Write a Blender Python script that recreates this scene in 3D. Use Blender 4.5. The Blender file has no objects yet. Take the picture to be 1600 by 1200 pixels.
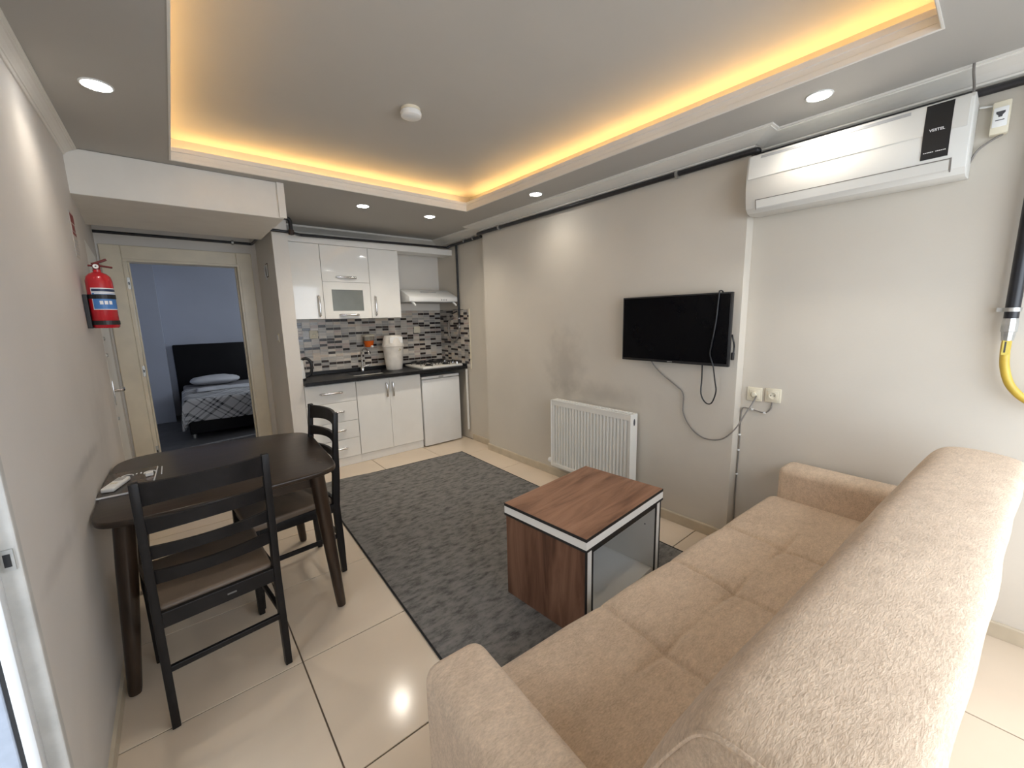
import bpy, bmesh, math, random
from mathutils import Vector, Matrix
random.seed(7)
PI = math.pi
S = bpy.context.scene
COL = S.collection

# ------------------------------------------------------------------ camera
H = 1.46
f_px, yaw, pitch, roll = 633.6, math.radians(39.524), math.radians(-9.350), math.radians(-1.303)
fw = Vector((math.sin(yaw) * math.cos(pitch), math.cos(yaw) * math.cos(pitch), math.sin(pitch)))
r0 = Vector((math.cos(yaw), -math.sin(yaw), 0)); u0 = r0.cross(fw)
rt = r0 * math.cos(roll) + u0 * math.sin(roll); up = u0 * math.cos(roll) - r0 * math.sin(roll)
cam_d = bpy.data.cameras.new('camera'); cam = bpy.data.objects.new('camera', cam_d); COL.objects.link(cam)
cam.matrix_world = Matrix(((rt.x, up.x, -fw.x, 0), (rt.y, up.y, -fw.y, 0), (rt.z, up.z, -fw.z, H), (0, 0, 0, 1)))
cam_d.sensor_fit = 'HORIZONTAL'; cam_d.sensor_width = 36.0; cam_d.lens = f_px / 1600 * 36.0
cam_d.clip_start = 0.02
S.camera = cam

# ------------------------------------------------------------------ world, exposure
wd = bpy.data.worlds.new('world'); S.world = wd; wd.use_nodes = True
bg = wd.node_tree.nodes['Background']
bg.inputs[0].default_value = (0.82, 0.90, 1.0, 1); bg.inputs[1].default_value = 5.0
S.view_settings.view_transform = 'Standard'; S.view_settings.look = 'None'
S.view_settings.gamma = 1.0; S.view_settings.use_curve_mapping = False
S.view_settings.exposure = 0.22
DOWN_STRENGTH = 45.0
DOWN_WATTS = (11.0, 13.0, 34.0, 34.0, 8.0)      # hall, air conditioner, kitchen, kitchen, television wall
COVE_STRENGTH = 21.0

def portal(loc, rot, sx, sy):      # sampling helper for the sky light that enters an opening
    l = bpy.data.lights.new('window_portal', 'AREA'); l.shape = 'RECTANGLE'; l.size = sx; l.size_y = sy
    l.cycles.is_portal = True
    o = bpy.data.objects.new('window_portal', l); o.location = loc; o.rotation_euler = rot; COL.objects.link(o)
portal((1.35, -0.82, 1.25), (PI / 2, 0, 0), 2.4, 2.0)
portal((-0.45, 1.22, 1.05), (0, -PI / 2, 0), 2.1, 0.24)
portal((2.35, 7.0, 1.55), (0, PI / 2, 0), 1.0, 1.2)

# ------------------------------------------------------------------ helpers
WM = {}
def link(o, parent):
    COL.objects.link(o)
    if parent is not None:
        o.parent = parent; WM[o.name] = WM[parent.name]
    else:
        WM[o.name] = Matrix.Identity(4)
    return o

def thing(name, label, cat, loc=(0, 0, 0), rz=0, group=None):
    o = bpy.data.objects.new(name, None); o.empty_display_size = 0.1
    COL.objects.link(o); o.location = loc; o.rotation_euler = (0, 0, rz)
    WM[o.name] = Matrix.Translation(loc) @ Matrix.Rotation(rz, 4, 'Z')
    o['label'] = label; o['category'] = cat
    if group: o['group'] = group
    return o

def tag(o, label, cat, group=None):
    o['label'] = label; o['category'] = cat
    if group: o['group'] = group
    return o

def obj(name, bm, mat, parent=None, smooth=0, local=False, label=None):
    """bm is in world coordinates unless local; smooth = auto-smooth angle in degrees."""
    if parent is not None and not local:
        bm.transform(WM[parent.name].inverted())
    bmesh.ops.recalc_face_normals(bm, faces=bm.faces)
    if smooth:
        a = math.radians(smooth)
        for f in bm.faces: f.smooth = True
        for e in bm.edges:
            if len(e.link_faces) == 2 and e.calc_face_angle(0) > a: e.smooth = False
    me = bpy.data.meshes.new(name); bm.to_mesh(me); bm.free()
    for m in (mat if isinstance(mat, (list, tuple)) else [mat]): me.materials.append(m)
    o = bpy.data.objects.new(name, me); link(o, parent)
    if label: o['label'] = label
    return o

def struct(name, bm, mat, smooth=0, parent=None):
    o = obj(name, bm, mat, parent, smooth)
    if parent is None: o['kind'] = 'structure'
    return o

def copy_part(src, name, parent, mw=None):
    o = bpy.data.objects.new(name, src.data); link(o, parent)
    if mw is not None: o.matrix_basis = mw
    return o

def B(): return bmesh.new()

def box(bm, x0, x1, y0, y1, z0, z1, bev=0.0, seg=2, M=None, mi=0):
    t = bmesh.new()
    bmesh.ops.create_cube(t, size=1.0)
    for v in t.verts:
        v.co = Vector(((x0 + x1) / 2 + v.co.x * (x1 - x0), (y0 + y1) / 2 + v.co.y * (y1 - y0), (z0 + z1) / 2 + v.co.z * (z1 - z0)))
    if bev > 0: bmesh.ops.bevel(t, geom=t.edges[:], offset=bev, segments=seg, affect='EDGES', profile=0.5)
    join(bm, t, M, mi); return bm

def join(bm, t, M=None, mi=0):
    vm = {}
    for v in t.verts: vm[v] = bm.verts.new(M @ v.co if M is not None else v.co)
    for f in t.faces:
        nf = bm.faces.new([vm[v] for v in f.verts]); nf.material_index = mi if mi else f.material_index
    t.free()

def prism(bm, poly, z0, z1, bev=0.0, M=None, mi=0, seg=2):
    t = bmesh.new()
    lo = [t.verts.new((x, y, z0)) for x, y in poly]; hi = [t.verts.new((x, y, z1)) for x, y in poly]
    n = len(poly)
    t.faces.new(lo[::-1]); t.faces.new(hi)
    for i in range(n): t.faces.new((lo[i], lo[(i + 1) % n], hi[(i + 1) % n], hi[i]))
    bmesh.ops.recalc_face_normals(t, faces=t.faces)
    if bev > 0:
        es = [e for e in t.edges if abs(e.verts[0].co.z - e.verts[1].co.z) < 1e-6]
        bmesh.ops.bevel(t, geom=es, offset=bev, segments=seg, affect='EDGES', profile=0.5)
    join(bm, t, M, mi); return bm

def extrude_profile(bm, prof, axis, a, b, M=None, mi=0, bev=0.0):
    """prof: 2-D closed polygon; axis 'x' -> (y,z), axis 'y' -> (x,z); extruded a..b."""
    t = bmesh.new()
    def P(p, s): return (s, p[0], p[1]) if axis == 'x' else (p[0], s, p[1])
    A = [t.verts.new(P(p, a)) for p in prof]; Bv = [t.verts.new(P(p, b)) for p in prof]
    n = len(prof); t.faces.new(A); t.faces.new(Bv[::-1])
    for i in range(n): t.faces.new((A[i], Bv[i], Bv[(i + 1) % n], A[(i + 1) % n]))
    bmesh.ops.recalc_face_normals(t, faces=t.faces)
    if bev > 0:
        es = [e for e in t.edges if len(e.link_faces) == 2 and e.calc_face_angle(0) > 0.6]
        bmesh.ops.bevel(t, geom=es, offset=bev, segments=2, affect='EDGES', profile=0.5)
    join(bm, t, M, mi); return bm

def lathe(bm, prof, n=24, M=None, mi=0):
    t = bmesh.new(); rings = []
    for r, z in prof:
        if r < 1e-5: rings.append([t.verts.new((0, 0, z))])
        else: rings.append([t.verts.new((r * math.cos(2 * PI * i / n), r * math.sin(2 * PI * i / n), z)) for i in range(n)])
    for A, C in zip(rings, rings[1:]):
        for i in range(n):
            j = (i + 1) % n
            if len(A) == 1 and len(C) == 1: continue
            if len(A) == 1: t.faces.new((A[0], C[i], C[j]))
            elif len(C) == 1: t.faces.new((A[i], A[j], C[0]))
            else: t.faces.new((A[i], A[j], C[j], C[i]))
    if len(rings[0]) > 1: t.faces.new(rings[0][::-1])
    if len(rings[-1]) > 1: t.faces.new(rings[-1])
    join(bm, t, M, mi); return bm

def smooth_path(pts, k=6):
    pts = [Vector(p) for p in pts]; out = []
    n = len(pts)
    for i in range(n - 1):
        p0 = pts[max(i - 1, 0)]; p1 = pts[i]; p2 = pts[i + 1]; p3 = pts[min(i + 2, n - 1)]
        for s in range(k):
            t = s / k
            out.append(0.5 * ((2 * p1) + (p2 - p0) * t + (2 * p0 - 5 * p1 + 4 * p2 - p3) * t * t + (3 * p1 - p0 - 3 * p2 + p3) * t ** 3))
    out.append(pts[-1]); return out

def fillet_path(pts, r=0.03, k=4):
    pts = [Vector(p) for p in pts]; out = [pts[0]]
    for a, b, c in zip(pts, pts[1:], pts[2:]):
        d1 = (a - b); d2 = (c - b); q = min(r, d1.length * 0.45, d2.length * 0.45)
        p1 = b + d1.normalized() * q; p2 = b + d2.normalized() * q
        for s in range(k + 1):
            t = s / k; out.append((1 - t) ** 2 * p1 + 2 * t * (1 - t) * b + t * t * p2)
    out.append(pts[-1]); return out

def tube(bm, path, rad, n=8, M=None, mi=0):
    t = bmesh.new(); path = [Vector(p) for p in path]; m = len(path)
    rads = rad if isinstance(rad, (list, tuple)) else [rad] * m
    T = [(path[min(i + 1, m - 1)] - path[max(i - 1, 0)]).normalized() for i in range(m)]
    nrm = T[0].orthogonal().normalized(); rings = []
    for i in range(m):
        nrm = (nrm - T[i] * nrm.dot(T[i]))
        nrm = nrm.normalized() if nrm.length > 1e-6 else T[i].orthogonal().normalized()
        bn = T[i].cross(nrm)
        rings.append([t.verts.new(path[i] + rads[i] * (math.cos(2 * PI * j / n) * nrm + math.sin(2 * PI * j / n) * bn)) for j in range(n)])
    for A, C in zip(rings, rings[1:]):
        for j in range(n): t.faces.new((A[j], A[(j + 1) % n], C[(j + 1) % n], C[j]))
    t.faces.new(rings[0][::-1]); t.faces.new(rings[-1])
    join(bm, t, M, mi); return bm

def beam(bm, a, b, wx, wy, wx2=None, wy2=None, M=None, bev=0.0):
    """roughly vertical rectangular post from a to b (cross-section in xy)."""
    t = bmesh.new(); wx2 = wx2 or wx; wy2 = wy2 or wy
    lo = [t.verts.new((a[0] + sx * wx / 2, a[1] + sy * wy / 2, a[2])) for sx, sy in ((-1, -1), (1, -1), (1, 1), (-1, 1))]
    hi = [t.verts.new((b[0] + sx * wx2 / 2, b[1] + sy * wy2 / 2, b[2])) for sx, sy in ((-1, -1), (1, -1), (1, 1), (-1, 1))]
    t.faces.new(lo[::-1]); t.faces.new(hi)
    for i in range(4): t.faces.new((lo[i], lo[(i + 1) % 4], hi[(i + 1) % 4], hi[i]))
    if bev: bmesh.ops.bevel(t, geom=t.edges[:], offset=bev, segments=2, affect='EDGES', profile=0.5)
    join(bm, t, M); return bm

def sweep_plan(bm, path, prof, closed=False):
    """Moulding: path = plan polyline, prof = [(d,z)] closed polygon, d to the LEFT of travel; mitred."""
    pts = [Vector((p[0], p[1])) for p in path]; n = len(pts); rings = []
    for i in range(n):
        if closed or 0 < i < n - 1:
            d1 = (pts[i] - pts[i - 1]).normalized(); d2 = (pts[(i + 1) % n] - pts[i]).normalized()
        elif i == 0: d1 = d2 = (pts[1] - pts[0]).normalized()
        else: d1 = d2 = (pts[-1] - pts[-2]).normalized()
        n1 = Vector((-d1.y, d1.x)); n2 = Vector((-d2.y, d2.x)); m = n1 + n2
        m = m / max(m.length_squared, 1e-6) * 2
        rings.append([bm.verts.new((pts[i].x + m.x * d, pts[i].y + m.y * d, z)) for d, z in prof])
    k = len(prof)
    for i in range(n if closed else n - 1):
        A = rings[i]; C = rings[(i + 1) % n]
        for j in range(k): bm.faces.new((A[j], A[(j + 1) % k], C[(j + 1) % k], C[j]))
    if not closed: bm.faces.new(rings[0]); bm.faces.new(rings[-1][::-1])
    return bm

def grid_surface(bm, nu, nv, fn, M=None):
    t = bmesh.new()
    V = [[t.verts.new(fn(i / (nu - 1), j / (nv - 1))) for j in range(nv)] for i in range(nu)]
    for i in range(nu - 1):
        for j in range(nv - 1): t.faces.new((V[i][j], V[i + 1][j], V[i + 1][j + 1], V[i][j + 1]))
    join(bm, t, M); return bm

def text_mesh(bm, body, size, M, depth=0.0006, mi=0, bold=False):
    cu = bpy.data.curves.new('txt', 'FONT'); cu.body = body; cu.size = size; cu.align_x = 'CENTER'; cu.align_y = 'CENTER'
    cu.extrude = depth; cu.resolution_u = 3
    if bold: cu.offset = size * 0.02
    o = bpy.data.objects.new('txt', cu); COL.objects.link(o)
    dg = bpy.context.evaluated_depsgraph_get(); me = bpy.data.meshes.new_from_object(o.evaluated_get(dg))
    t = bmesh.new(); t.from_mesh(me); join(bm, t, M, mi)
    bpy.data.objects.remove(o); bpy.data.curves.remove(cu); bpy.data.meshes.remove(me)

# ------------------------------------------------------------------ materials
def srgb(r, g, b):
    f = lambda c: c / 12.92 if c <= 0.04045 else ((c + 0.055) / 1.055) ** 2.4
    return (f(r / 255), f(g / 255), f(b / 255), 1)

def new_mat(name):
    m = bpy.data.materials.new(name); m.use_nodes = True
    nt = m.node_tree; return m, nt, nt.nodes['Principled BSDF']

def N(nt, kind, **kw):
    n = nt.nodes.new(kind)
    for k, v in kw.items():
        if k.startswith('i_'):
            key = k[2:].replace('_', ' ')
            n.inputs[key].default_value = v
        else: setattr(n, k, v)
    return n

def plain(name, col, rough=0.5, metal=0.0, var=0.06, scale=6.0, bump=0.0, bscale=60.0, spec=0.5, coat=0.0):
    m, nt, p = new_mat(name)
    tc = N(nt, 'ShaderNodeTexCoord')
    no = N(nt, 'ShaderNodeTexNoise', i_Scale=scale, i_Detail=4.0)
    nt.links.new(tc.outputs['Object'], no.inputs['Vector'])
    mr = N(nt, 'ShaderNodeMapRange', i_To_Min=1 - var, i_To_Max=1 + var)
    mr.inputs['From Min'].default_value = 0.3; mr.inputs['From Max'].default_value = 0.7
    nt.links.new(no.outputs['Fac'], mr.inputs['Value'])
    mx = N(nt, 'ShaderNodeVectorMath', operation='SCALE'); mx.inputs[0].default_value = col[:3]
    nt.links.new(mr.outputs['Result'], mx.inputs['Scale'])
    nt.links.new(mx.outputs['Vector'], p.inputs['Base Color'])
    p.inputs['Roughness'].default_value = rough; p.inputs['Metallic'].default_value = metal
    p.inputs['Specular IOR Level'].default_value = spec; p.inputs['Coat Weight'].default_value = coat
    if bump > 0:
        n2 = N(nt, 'ShaderNodeTexNoise', i_Scale=bscale, i_Detail=3.0)
        nt.links.new(tc.outputs['Object'], n2.inputs['Vector'])
        bp = N(nt, 'ShaderNodeBump', i_Strength=bump, i_Distance=0.01)
        nt.links.new(n2.outputs['Fac'], bp.inputs['Height']); nt.links.new(bp.outputs['Normal'], p.inputs['Normal'])
    return m

def emit(name, col, strength):
    m, nt, p = new_mat(name)
    p.inputs['Base Color'].default_value = (0.9, 0.9, 0.9, 1)
    p.inputs['Emission Color'].default_value = col; p.inputs['Emission Strength'].default_value = strength
    return m

def mottled(name, stops, scale, stretch=(1, 1, 1), detail=6.0, rough=0.8, bump=0.0, bscale=200.0, distort=0.0, sheen=0.0, rot=(0, 0, 0), roughness=0.6, spec=0.3):
    m, nt, p = new_mat(name)
    tc = N(nt, 'ShaderNodeTexCoord'); mp = N(nt, 'ShaderNodeMapping')
    mp.inputs['Scale'].default_value = stretch; mp.inputs['Rotation'].default_value = rot
    nt.links.new(tc.outputs['Object'], mp.inputs['Vector'])
    no = N(nt, 'ShaderNodeTexNoise', i_Scale=scale, i_Detail=detail, i_Roughness=roughness, i_Distortion=distort)
    nt.links.new(mp.outputs['Vector'], no.inputs['Vector'])
    cr = N(nt, 'ShaderNodeValToRGB'); el = cr.color_ramp.elements
    el[0].position, el[0].color = stops[0]; el[1].position, el[1].color = stops[-1]
    for pos, c in stops[1:-1]: e = el.new(pos); e.color = c
    nt.links.new(no.outputs['Fac'], cr.inputs['Fac']); nt.links.new(cr.outputs['Color'], p.inputs['Base Color'])
    p.inputs['Roughness'].default_value = rough; p.inputs['Specular IOR Level'].default_value = spec
    p.inputs['Sheen Weight'].default_value = sheen
    if bump > 0:
        n2 = N(nt, 'ShaderNodeTexNoise', i_Scale=bscale, i_Detail=3.0)
        nt.links.new(tc.outputs['Object'], n2.inputs['Vector'])
        bp = N(nt, 'ShaderNodeBump', i_Strength=bump, i_Distance=0.01)
        nt.links.new(n2.outputs['Fac'], bp.inputs['Height']); nt.links.new(bp.outputs['Normal'], p.inputs['Normal'])
    return m

def wall_mat(name, col, blots):
    """matt paint with smudges: blots = [(centre, (rx,ry,rz), amount)] are dirt marks on the wall."""
    m, nt, p = new_mat(name)
    geo = N(nt, 'ShaderNodeNewGeometry')
    no = N(nt, 'ShaderNodeTexNoise', i_Scale=1.6, i_Detail=5.0)
    nt.links.new(geo.outputs['Position'], no.inputs['Vector'])
    mr = N(nt, 'ShaderNodeMapRange', i_To_Min=0.95, i_To_Max=1.03)
    mr.inputs['From Min'].default_value = 0.3; mr.inputs['From Max'].default_value = 0.7
    nt.links.new(no.outputs['Fac'], mr.inputs['Value'])
    cur = mr.outputs['Result']
    n3 = N(nt, 'ShaderNodeTexNoise', i_Scale=9.0, i_Detail=4.0)
    nt.links.new(geo.outputs['Position'], n3.inputs['Vector'])
    for c, r, a in blots:
        sb = N(nt, 'ShaderNodeVectorMath', operation='SUBTRACT'); sb.inputs[1].default_value = c
        nt.links.new(geo.outputs['Position'], sb.inputs[0])
        dv = N(nt, 'ShaderNodeVectorMath', operation='DIVIDE'); dv.inputs[1].default_value = r
        nt.links.new(sb.outputs['Vector'], dv.inputs[0])
        ln = N(nt, 'ShaderNodeVectorMath', operation='LENGTH'); nt.links.new(dv.outputs['Vector'], ln.inputs[0])
        ad = N(nt, 'ShaderNodeMath', operation='ADD'); nt.links.new(ln.outputs['Value'], ad.inputs[0])
        s3 = N(nt, 'ShaderNodeMath', operation='MULTIPLY_ADD'); s3.inputs[1].default_value = 0.9; s3.inputs[2].default_value = -0.45
        nt.links.new(n3.outputs['Fac'], s3.inputs[0]); nt.links.new(s3.outputs['Value'], ad.inputs[1])
        m2 = N(nt, 'ShaderNodeMapRange', interpolation_type='SMOOTHSTEP'); m2.inputs['From Min'].default_value = 0.0; m2.inputs['From Max'].default_value = 1.0
        m2.inputs['To Min'].default_value = 1 - a; m2.inputs['To Max'].default_value = 1.0
        nt.links.new(ad.outputs['Value'], m2.inputs['Value'])
        mu = N(nt, 'ShaderNodeMath', operation='MULTIPLY'); nt.links.new(cur, mu.inputs[0]); nt.links.new(m2.outputs['Result'], mu.inputs[1])
        cur = mu.outputs['Value']
    mx = N(nt, 'ShaderNodeVectorMath', operation='SCALE'); mx.inputs[0].default_value = col[:3]
    nt.links.new(cur, mx.inputs['Scale']); nt.links.new(mx.outputs['Vector'], p.inputs['Base Color'])
    p.inputs['Roughness'].default_value = 0.55; p.inputs['Specular IOR Level'].default_value = 0.3
    n2 = N(nt, 'ShaderNodeTexNoise', i_Scale=70.0, i_Detail=3.0); nt.links.new(geo.outputs['Position'], n2.inputs['Vector'])
    bp = N(nt, 'ShaderNodeBump', i_Strength=0.05, i_Distance=0.01)
    nt.links.new(n2.outputs['Fac'], bp.inputs['Height']); nt.links.new(bp.outputs['Normal'], p.inputs['Normal'])
    return m

MT = {}
MT['wall_r'] = wall_mat('painted_wall_right', (0.64, 0.59, 0.51, 1), [((2.58, 2.40, 1.02), (0.3, 0.30, 0.45), 0.24), ((2.58, 2.05, 0.83), (0.3, 0.65, 0.14), 0.22), ((2.67, 0.93, 0.35), (0.3, 0.12, 0.35), 0.08)])
MT['wall_l'] = wall_mat('painted_wall_left', (0.66, 0.62, 0.575, 1), [((-0.33, 2.3, 0.92), (0.3, 0.55, 0.045), 0.22), ((-0.33, 1.7, 0.80), (0.3, 0.35, 0.05), 0.16), ((-0.33, 2.9, 1.0), (0.3, 0.35, 0.3), 0.12), ((-0.33, 1.95, 0.06), (0.3, 0.6, 0.08), 0.2)])
MT['wall_k'] = wall_mat('painted_wall_kitchen', (0.79, 0.745, 0.68, 1), [])
MT['wall_bed'] = wall_mat('painted_wall_bedroom', (0.52, 0.55, 0.64, 1), [])
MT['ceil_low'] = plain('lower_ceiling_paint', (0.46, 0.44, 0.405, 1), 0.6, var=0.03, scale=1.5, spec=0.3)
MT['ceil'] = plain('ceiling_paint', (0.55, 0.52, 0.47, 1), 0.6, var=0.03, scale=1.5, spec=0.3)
MT['mould'] = plain('moulding_paint', (0.80, 0.765, 0.70, 1), 0.5, var=0.03)
MT['cream'] = plain('cream_gloss_paint', (0.80, 0.715, 0.555, 1), 0.28, var=0.08, scale=5, bump=0.05, bscale=25)
MT['tile'] = plain('cream_floor_tile', (0.72, 0.60, 0.465, 1), 0.15, var=0.05, scale=2.2)
MT['grout'] = plain('grout', (0.13, 0.095, 0.065, 1), 0.9, var=0.25, scale=7)
MT['skirt'] = plain('beige_skirting_tile', (0.56, 0.48, 0.36, 1), 0.35, var=0.1, scale=9)
MT['white_gloss'] = plain('white_lacquer', (0.88, 0.865, 0.82, 1), 0.06, var=0.02)
MT['white_matt'] = plain('white_board', (0.84, 0.82, 0.775, 1), 0.3, var=0.02)
MT['white_plastic'] = plain('white_plastic', (0.82, 0.82, 0.80, 1), 0.3, var=0.02)
MT['ac_white'] = plain('warm_white_plastic', (0.72, 0.71, 0.665, 1), 0.3, var=0.02)
MT['cream_plastic'] = plain('cream_plastic', (0.76, 0.70, 0.55, 1), 0.35, var=0.04)
MT['white_enamel'] = plain('white_enamel', (0.83, 0.81, 0.75, 1), 0.3, var=0.02)
MT['chrome'] = plain('brushed_steel', (0.72, 0.71, 0.70, 1), 0.2, metal=1.0, var=0.05)
MT['zinc'] = plain('zinc_clamp', (0.5, 0.5, 0.48, 1), 0.4, metal=0.9, var=0.15, scale=30)
MT['pipe'] = plain('black_painted_pipe', (0.014, 0.014, 0.017, 1), 0.35, var=0.3, scale=20)
MT['granite'] = mottled('black_granite', [(0.3, (0.004, 0.004, 0.005, 1)), (0.62, (0.012, 0.012, 0.013, 1)), (0.8, (0.05, 0.05, 0.05, 1))], 90, rough=0.35, spec=0.3)
MT['black_gloss'] = plain('black_gloss', (0.003, 0.003, 0.004, 1), 0.15, var=0.1, spec=0.12)
MT['black_matt'] = plain('black_plastic', (0.012, 0.012, 0.013, 1), 0.45, var=0.15)
MT['panel_black'] = plain('black_display_panel', (0.012, 0.012, 0.013, 1), 0.4, var=0.1)
MT['grey_vent'] = plain('grey_vent', (0.42, 0.42, 0.42, 1), 0.5, var=0.05)
MT['print_white'] = plain('white_print', (0.8, 0.8, 0.8, 1), 0.5, var=0.02)
MT['print_dark'] = plain('dark_print', (0.06, 0.06, 0.065, 1), 0.5, var=0.1)
MT['red'] = plain('red_enamel', (0.50, 0.012, 0.022, 1), 0.25, var=0.06, coat=0.4)
MT['red_print'] = plain('red_print', (0.26, 0.035, 0.03, 1), 0.5, var=0.05)
MT['blue_print'] = plain('blue_print', (0.06, 0.20, 0.50, 1), 0.4, var=0.06)
MT['darkwood'] = mottled('dark_walnut_stain', [(0.3, (0.022, 0.0135, 0.009, 1)), (0.55, (0.036, 0.023, 0.015, 1)), (0.75, (0.055, 0.036, 0.024, 1))], 9, stretch=(1, 6, 6), rough=0.3, spec=0.45)
MT['legwood'] = mottled('walnut_leg', [(0.3, (0.020, 0.011, 0.0065, 1)), (0.6, (0.040, 0.0225, 0.013, 1)), (0.8, (0.062, 0.036, 0.021, 1))], 8, stretch=(6, 6, 0.8), rough=0.28, spec=0.5)
MT['chairwood'] = mottled('black_brown_beech', [(0.3, (0.008, 0.007, 0.007, 1)), (0.6, (0.013, 0.0115, 0.0115, 1)), (0.8, (0.024, 0.021, 0.020, 1))], 12, stretch=(1, 5, 1), rough=0.42, spec=0.25)
MT['seat_pad'] = plain('taupe_leatherette', (0.16, 0.115, 0.08, 1), 0.5, var=0.12, scale=9, bump=0.08, bscale=150)
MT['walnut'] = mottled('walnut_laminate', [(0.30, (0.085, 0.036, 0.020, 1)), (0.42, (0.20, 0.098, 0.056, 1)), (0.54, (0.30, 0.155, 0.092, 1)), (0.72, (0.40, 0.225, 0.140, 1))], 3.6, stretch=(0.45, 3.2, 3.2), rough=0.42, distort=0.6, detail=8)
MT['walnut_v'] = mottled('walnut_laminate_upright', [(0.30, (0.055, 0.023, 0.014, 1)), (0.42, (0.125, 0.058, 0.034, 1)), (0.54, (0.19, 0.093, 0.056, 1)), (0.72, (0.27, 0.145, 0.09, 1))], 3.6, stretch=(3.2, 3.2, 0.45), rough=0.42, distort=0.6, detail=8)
MT['rug'] = mottled('charcoal_rug', [(0.34, (0.080, 0.077, 0.072, 1)), (0.45, (0.15, 0.145, 0.137, 1)), (0.53, (0.20, 0.192, 0.18, 1)), (0.70, (0.255, 0.235, 0.224, 1))], 12.0, stretch=(1.0, 2.3, 1), rough=0.95, bump=0.25, bscale=260, detail=9, roughness=0.72, spec=0.1)
MT['rug_edge'] = plain('rug_binding', (0.012, 0.012, 0.012, 1), 0.9, var=0.2, scale=40)
def suede():
    m, nt, p = new_mat('beige_suede')
    tc = N(nt, 'ShaderNodeTexCoord')
    acc = None
    for sc, st, amp, det in ((3.5, (1, 1.4, 1.2), 0.16, 3.0), (26.0, (1, 2.0, 1.5), 0.22, 6.0), (95.0, (1.0, 2.6, 1.6), 0.30, 4.0)):
        mp = N(nt, 'ShaderNodeMapping'); mp.inputs['Scale'].default_value = st
        nt.links.new(tc.outputs['Object'], mp.inputs['Vector'])
        no = N(nt, 'ShaderNodeTexNoise', i_Scale=sc, i_Detail=det, i_Roughness=0.65, i_Distortion=0.4)
        nt.links.new(mp.outputs['Vector'], no.inputs['Vector'])
        ma = N(nt, 'ShaderNodeMath', operation='MULTIPLY_ADD'); ma.inputs[1].default_value = amp * 2; ma.inputs[2].default_value = -amp
        nt.links.new(no.outputs['Fac'], ma.inputs[0])
        if acc is None: acc = ma.outputs['Value']
        else:
            ad = N(nt, 'ShaderNodeMath', operation='ADD'); nt.links.new(acc, ad.inputs[0]); nt.links.new(ma.outputs['Value'], ad.inputs[1]); acc = ad.outputs['Value']
        last = no
    cr = N(nt, 'ShaderNodeMapRange', i_To_Min=0.0, i_To_Max=1.0); cr.inputs['From Min'].default_value = -0.22; cr.inputs['From Max'].default_value = 0.22
    nt.links.new(acc, cr.inputs['Value'])
    mx = N(nt, 'ShaderNodeMix', data_type='RGBA'); nt.links.new(cr.outputs['Result'], mx.inputs['Factor'])
    mx.inputs['A'].default_value = (0.47, 0.345, 0.24, 1); mx.inputs['B'].default_value = (0.83, 0.65, 0.48, 1)
    nt.links.new(mx.outputs['Result'], p.inputs['Base Color'])
    p.inputs['Roughness'].default_value = 0.85; p.inputs['Specular IOR Level'].default_value = 0.2; p.inputs['Sheen Weight'].default_value = 0.15
    bp = N(nt, 'ShaderNodeBump', i_Strength=0.4, i_Distance=0.01)
    nt.links.new(last.outputs['Fac'], bp.inputs['Height']); nt.links.new(bp.outputs['Normal'], p.inputs['Normal'])
    return m
MT['suede'] = suede()
MT['suede_top'] = MT['suede']
MT['led_white'] = emit('led_lens', (1.0, 0.985, 0.96, 1), DOWN_STRENGTH)
MT['led_warm'] = emit('warm_led', (1.0, 0.60, 0.215, 1), COVE_STRENGTH)
MT['yellow'] = plain('yellow_hose', (0.62, 0.43, 0.06, 1), 0.4, var=0.1, scale=15)
MT['grey_cable'] = plain('grey_cable', (0.22, 0.20, 0.18, 1), 0.5, var=0.1)
MT['carpet_bed'] = plain('bedroom_floor', (0.12, 0.115, 0.115, 1), 0.5, var=0.2, scale=6)
MT['bed_black'] = plain('black_leatherette', (0.005, 0.0045, 0.006, 1), 0.6, var=0.2, spec=0.25)
MT['linen'] = plain('white_linen', (0.80, 0.80, 0.82, 1), 0.8, var=0.05, bump=0.1, bscale=20)
MT['marble'] = mottled('pale_jamb', [(0.3, (0.44, 0.43, 0.40, 1)), (0.6, (0.56, 0.545, 0.51, 1)), (0.8, (0.62, 0.61, 0.58, 1))], 9, rough=0.6)
MT['pvc'] = plain('white_pvc', (0.68, 0.69, 0.69, 1), 0.3, var=0.02)
MT['alu'] = plain('grey_blue_aluminium', (0.35, 0.39, 0.46, 1), 0.45, metal=0.3, var=0.08, scale=30)
MT['exterior'] = plain('exterior_concrete', (0.45, 0.44, 0.42, 1), 0.9, var=0.1)
MT['bin'] = plain('marbled_white_plastic', (0.72, 0.68, 0.62, 1), 0.3, var=0.12, scale=12)
MT['magazine'] = mottled('dark_magazine_cover', [(0.3, (0.008, 0.008, 0.007, 1)), (0.5, (0.05, 0.04, 0.03, 1)), (0.72, (0.17, 0.11, 0.085, 1))], 22, rough=0.2)
MT['frost'] = plain('frosted_glass', (0.20, 0.215, 0.20, 1), 0.25, var=0.06, scale=10)

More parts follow.
